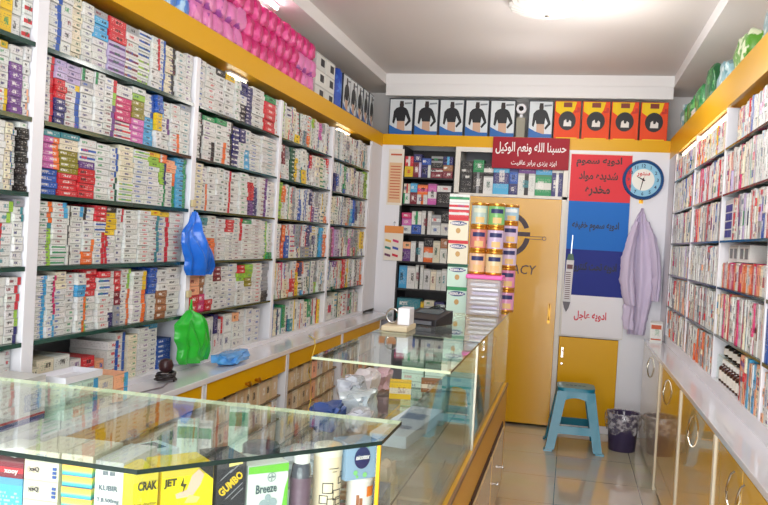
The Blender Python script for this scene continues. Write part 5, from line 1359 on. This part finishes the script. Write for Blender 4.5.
# stacks standing forward on the near worktop
for q, (y, n, h, col, lb) in enumerate(((2.235, 3, .036, 'f', 'nearest'), (2.325, 3, .036, 'f', 'second'), (2.415, 2, .05, 'c', 'third'), (2.51, 2, .05, 'h', 'fourth'))):
    for k in range(n):
        carton_obj('worktop_carton', '%s carton, %s up, %s stack standing forward on the left worktop' % (PAL[col][0], ordn(k + 1), lb), 'carton', 'cartons standing forward on the left worktop', (-1.475, y, ZL + .0005 + k * h), (1, 0, 0), .085, h - .001, .12, col, 'b' if q == 2 else 's', 'r' if q % 2 else 'n', .6)
t_ = thing('white_tray', 'shallow white plastic tray lying on cartons of the left worktop', 'tray', (-1.53, 2.30, ZL + .11))
bm = nb(); box(bm, -1.59, -1.48, 2.2, 2.40, ZL + .1095, ZL + .113); link('tray_base', bm, WHITE, t_)
bm = nb()
box(bm, -1.59, -1.585, 2.2, 2.40, ZL + .113, ZL + .13); box(bm, -1.485, -1.48, 2.2, 2.40, ZL + .113, ZL + .13); box(bm, -1.585, -1.485, 2.2, 2.205, ZL + .113, ZL + .13); box(bm, -1.585, -1.485, 2.395, 2.40, ZL + .113, ZL + .13)
link('tray_rim', bm, WHITE, t_)
# white box with dark print at the left edge of the picture
o = carton_obj('device_box', 'white box with a red and navy stripe at the far left', 'box', None, (-1.50, 2.03, ZL + .0005), (1, 0, 0), .2, .15, .14, 'w', 'n', 'n', .6)
bm = nb(); box(bm, -1.4998, -1.4988, 1.93, 2.13, ZL + .02, ZL + .035); link('navy_stripe', bm, ink('navy', (44, 48, 130)), o)
bm = nb(); box(bm, -1.4998, -1.4988, 1.93, 2.13, ZL + .036, ZL + .042); link('red_stripe', bm, ink('red stripe', (190, 40, 60)), o)
# yellow cord
bm = nb(); a = at(297, 345, 0, -1.41)
y0 = 4.45
tube(bm, [(-1.50, y0 + .18, ZL + .005), (-1.45, y0 + .10, ZL + .006), (-1.42, y0 + .05, ZL + .002), (-1.408, y0 + .03, ZL - .03), (-1.405, y0 - .04, ZL - .10), (-1.40, y0 - .1, ZL - .16), (-1.405, y0 - .03, ZL - .22), (-1.40, y0 - .02, ZL - .32), (-1.405, y0 - .06, ZL - .42)], .0028, 6)
solo('thin_cord', bm, mat('yellow cord', srgb(226, 196, 80), .5), 'thin yellow cord hanging over the edge of the left worktop', 'cord', (-1.42, y0, ZL), smooth=True)
pouch('paper_bundle', (-1.50, 3.95, .60), (.06, .13, .03), mat('crumpled white paper', None), 'white paper bundle stuffed on cartons under the yellow rail', 'paper', seed=170, amp=.3) if False else None

# carton at the end of the right worktop
o = carton_obj('medicine_box', 'small white and orange box at the far end of the right worktop', 'box', None, (.632, 6.22, ZRt + .0005), (-.2, -1, 0), .085, .155, .05, 'w', 'o', 'n', .5)
bm = nb(); U = Vector((1, -.2, 0)).normalized(); N = Vector((-.2, -1, 0)).normalized()
slab(bm, [(-.035, .02), (.035, .02), (.035, .03), (-.035, .03)], Vector((.632, 6.22, ZRt)) + N * .001, U, Z, N, .0006); slab(bm, [(-.035, .1), (.035, .1), (.035, .13), (-.035, .13)], Vector((.632, 6.22, ZRt)) + N * .001, U, Z, N, .0006)
link('printed_band', bm, ink('band rust', (190, 84, 50)), o)

# ================================================================== stool and bin
STL = mat('teal blue plastic', srgb(10, 122, 150), .32, coat=.2)
sx0, sy0 = .085, 6.13
t_ = thing('plastic_stool', 'teal blue plastic stool standing on the tiles by the yellow doors', 'stool', (sx0, sy0, 0))
t_.rotation_euler = (0, 0, .04); t_['_local'] = 1
bm = nb(); prism(bm, [(.135 * (abs(math.cos(a)) ** .35) * math.copysign(1, math.cos(a)), .135 * (abs(math.sin(a)) ** .35) * math.copysign(1, math.sin(a))) for a in [i * PI / 20 + .01 for i in range(40)]], .425, .45)
link('seat', bm, STL, t_, bevel=.006)
bm = nb()
for i in range(5): lathe(bm, [(.012, 0), (.012, .0015)], -.06 + i * .03, 0, .4502, 12)
link('seat_holes', bm, mat('stool dark', srgb(16, 84, 104), .5), t_)
def lerp(a, b, f): return a + (b - a) * f
def legc(z, s):  # distance of leg's outer corner from the axis
    return lerp(.20, .132, z / .425)
for qx in (-1, 1):
    for qy in (-1, 1):
        bm = nb(); rings = []
        for z in (0, .012, .0121, .15, .30, .425):
            o_ = legc(z, 1) + (.012 if z < .0121 else 0); w_ = lerp(.062, .07, z / .425); th = .018
            pts = [(o_, o_), (o_ - w_, o_), (o_ - w_, o_ - th), (o_ - th, o_ - th), (o_ - th, o_ - w_), (o_, o_ - w_)]
            rings.append([bm.verts.new((qx * x, qy * y, z)) for x, y in pts])
        for p_, q_ in zip(rings, rings[1:]):
            for i in range(6): bm.faces.new((p_[i], p_[(i + 1) % 6], q_[(i + 1) % 6], q_[i]))
        bm.faces.new(rings[0]); bm.faces.new(rings[-1])
        link('leg', bm, STL, t_)
for a in range(4):
    Mx = Matrix.Rotation(a * PI / 2, 4, 'Z')
    bm = nb(); o1, o2 = legc(.13, 1), legc(.185, 1)
    n = 10
    vs = []
    fr = [(-o1 + .06, -o1 + .004, .125), (o1 - .06, -o1 + .004, .125), (o2 - .06, -o2 + .004, .18), (-o2 + .06, -o2 + .004, .18)]
    A = [bm.verts.new(p_) for p_ in fr]; B = [bm.verts.new((p_[0], p_[1] + .02, p_[2])) for p_ in fr]
    bm.faces.new(A); bm.faces.new(B[::-1])
    for i in range(4): bm.faces.new((A[i], A[(i + 1) % 4], B[(i + 1) % 4], B[i]))
    xf(bm, bm.verts, Mx); link('stretcher', bm, STL, t_)
    bm = nb(); o1, o2 = legc(.35, 1), legc(.425, 1)
    top = [(-o2 + .05, -o2 + .004, .425), (o2 - .05, -o2 + .004, .425)]
    arc_ = [(lerp(-o1 + .06, o1 - .06, i / n), -lerp(o1, o2, .5 * math.sin(PI * i / n)) + .004, .35 + .03 * math.sin(PI * i / n) ** .6) for i in range(n + 1)]
    T = [bm.verts.new((lerp(top[0][0], top[1][0], i / n), top[0][1], .425)) for i in range(n + 1)]; Bt = [bm.verts.new(p_) for p_ in arc_]
    T2 = [bm.verts.new((v.co.x, v.co.y + .02, v.co.z)) for v in T]; B2_ = [bm.verts.new((v.co.x, v.co.y + .02, v.co.z)) for v in Bt]
    for i in range(n):
        bm.faces.new((Bt[i], Bt[i + 1], T[i + 1], T[i])); bm.faces.new((B2_[i + 1], B2_[i], T2[i], T2[i + 1])); bm.faces.new((Bt[i], B2_[i], B2_[i + 1], Bt[i + 1]))
    xf(bm, bm.verts, Mx); link('apron', bm, STL, t_)
t_.pop('_local', None)
# bin
bx0, by0 = .438, 6.2
t_ = thing('trash_bin', 'dark purple trash bin with a clear plastic liner on the floor', 'bin', (bx0, by0, 0))
bm = nb(); lathe(bm, [(.092, 0), (.095, .004), (.112, .26), (.118, .262), (.118, .272), (.108, .272), (.09, .012), (.0001, .012)], bx0, by0, 0, 40, cap=False)
lathe(bm, [(.0001, 0), (.092, 0)], bx0, by0, 0, 40, cap=False)
link('bin_body', bm, mat('dark purple plastic', srgb(62, 52, 84), .35), t_, smooth=True)
LIN = bpy.data.materials.new('thin grey liner film'); LIN.use_nodes = True
nt = LIN.node_tree; b_ = nt.nodes['Principled BSDF']; b_.inputs[0].default_value = srgb(200, 196, 204); b_.inputs['Roughness'].default_value = .2; b_.inputs['Coat Weight'].default_value = .6
n_l = nt.nodes.new('ShaderNodeTexNoise'); n_l.inputs['Scale'].default_value = 28; n_l.inputs['Detail'].default_value = 4; tcl = nt.nodes.new('ShaderNodeTexCoord'); rl = nt.nodes.new('ShaderNodeMapRange'); rl.inputs[1].default_value = .42; rl.inputs[2].default_value = .62; rl.inputs[3].default_value = .08; rl.inputs[4].default_value = .75
nt.links.new(tcl.outputs['Object'], n_l.inputs[0]); nt.links.new(n_l.outputs['Fac'], rl.inputs[0]); nt.links.new(rl.outputs[0], b_.inputs['Alpha'])
bm = nb()
jit = lambda a, k: (noise.noise(Vector((a * 2.2, k * 1.3, 0))) * .012 + noise.noise(Vector((a * 7, k * 2.1, 5))) * .008) * (1 if 0 < k else .3)
lathe(bm, [(.104, .20), (.108, .262), (.116, .278), (.126, .276), (.13, .25), (.127, .21), (.122, .17), (.118, .145)], bx0, by0, 0, 64, cap=False, jit=jit)
for v in bm.verts:
    if v.co.z < .16: v.co.z += noise.noise(Vector((v.co.x * 22, v.co.y * 22, 1))) * .04
link('liner', bm, LIN, t_, smooth=True)

# ================================================================== lights
t_ = thing('ceiling_lamp', 'frosted ribbed glass ceiling lamp at the top edge of picture', 'lamp', (-.21, 4.6, ZT))
bm = nb(); lathe(bm, [(.09, ZT - .001), (.1, ZT - .03), (.09, ZT - .04)], -.21, 4.6, 0, 32); link('ceiling_plate', bm, CHROME, t_, smooth=True)
bm = nb(); jit = lambda a, k: .006 * math.cos(a * 24) if k > 0 else 0
lathe(bm, [(.195, ZT - .035), (.21, ZT - .045), (.20, ZT - .065), (.14, ZT - .085), (.07, ZT - .098), (.001, ZT - .102)], -.21, 4.6, 0, 96, cap=False, jit=jit)
LG = mat('ribbed frosted glass', srgb(236, 236, 230), .25, coat=.5); LG.node_tree.nodes['Principled BSDF'].inputs['Emission Color'].default_value = (1, .98, .94, 1); LG.node_tree.nodes['Principled BSDF'].inputs['Emission Strength'].default_value = .12
link('glass_bowl', bm, LG, t_, smooth=True)
bm = nb(); lathe(bm, [(.012, ZT - .101), (.014, ZT - .106), (.008, ZT - .114)], -.21, 4.6, 0, 16); link('finial', bm, CHROME, t_, smooth=True)
def lamp(name, loc, size, size_y, energy, color, rot, spread=None):
    l = bpy.data.lights.new(name, 'AREA'); l.shape = 'RECTANGLE'; l.size = size; l.size_y = size_y; l.energy = energy; l.color = color
    if spread: l.spread = spread
    o = bpy.data.objects.new(name, l); C.objects.link(o); o.location = loc; o.rotation_euler = rot; return o
def tube_light(label, x, y, z, length, axis, col, strength, watts, down=True):
    t_ = thing('tube_light', label, 'lamp', (x, y, z))
    bm = nb()
    e = Vector((0, length / 2, 0)) if axis == 'Y' else Vector((length / 2, 0, 0))
    p = Vector((x, y, z)); tube(bm, [p - e, p + e], .009, 10)
    m = mat('tube glow ' + str(col) + str(strength), (*col, 1), .4, emit=strength)
    link('tube', bm, m, t_, smooth=True)
    bm = nb()
    hs_ = Vector((.012, .012, 0)) if axis == 'Y' else Vector((0, .012, 0))
    q0, q1 = p - e, p + e
    if axis == 'Y': box(bm, x - .014, x + .014, q0.y - .01, q1.y + .01, z + .010, z + .02)
    else: box(bm, q0.x - .01, q1.x + .01, y - .014, y + .014, z + .010, z + .02)
    link('holder', bm, WHITE, t_)
    return t_
tube_light('bright tube light under the rim above the pink packs', -1.72, 4.05, ZR - .021, .7, 'Y', (1, .97, .95), 40, 0)
tube_light('warm tube light behind the left yellow board, fifth bay', -1.67, 5.7, 2.20, .3, 'Y', (1, .86, .55), 9, 0)
tube_light('warm tube light behind the left yellow board, bay beyond blue bag', -1.67, 3.78, 2.20, .2, 'Y', (1, .9, .6), 7, 0)
tube_light('warm tube light behind the right yellow board, far bay', .738, 5.7, 2.163, .9, 'Y', (1, .80, .40), 12, 0)
tube_light('warm tube light behind the right yellow board, near bay', .738, 4.75, 2.163, .9, 'Y', (1, .80, .40), 12, 0)
# daylight from the open shop front behind the viewer, and added fill lights
lamp('shop_front_daylight', (-.4, -5.0, 2.0), 7, 4, 620, (.96, .98, 1), (PI / 2, 0, 0))
lamp('street_bounce', (-.4, -2.4, .02), 4.5, 3, 230, (1, .98, .95), (PI * .82, 0, 0))  # upward fill added out of view to brighten the ceiling
for p, e in (((0, 1.0, 2.3), 9), ((.05, 3.0, 2.35), 24), ((.0, 4.7, 2.35), 24), ((-.3, 5.7, 2.3), 8)):  # points without fixtures, added to brighten the room; one by the ceiling lamp
    l = bpy.data.lights.new('room_fill', 'POINT'); l.energy = e; l.color = (1, .97, .93); l.shadow_soft_size = .15
    o = bpy.data.objects.new('room_fill', l); C.objects.link(o); o.location = p
w = bpy.data.worlds.new('daylight'); bpy.context.scene.world = w; w.use_nodes = True
w.node_tree.nodes['Background'].inputs[0].default_value = (.92, .96, 1, 1); w.node_tree.nodes['Background'].inputs[1].default_value = 1.3
vs_ = bpy.context.scene.view_settings
vs_.view_transform = 'Standard'; vs_.look = 'None'; vs_.exposure = -.1; vs_.gamma = 1; vs_.use_curve_mapping = False
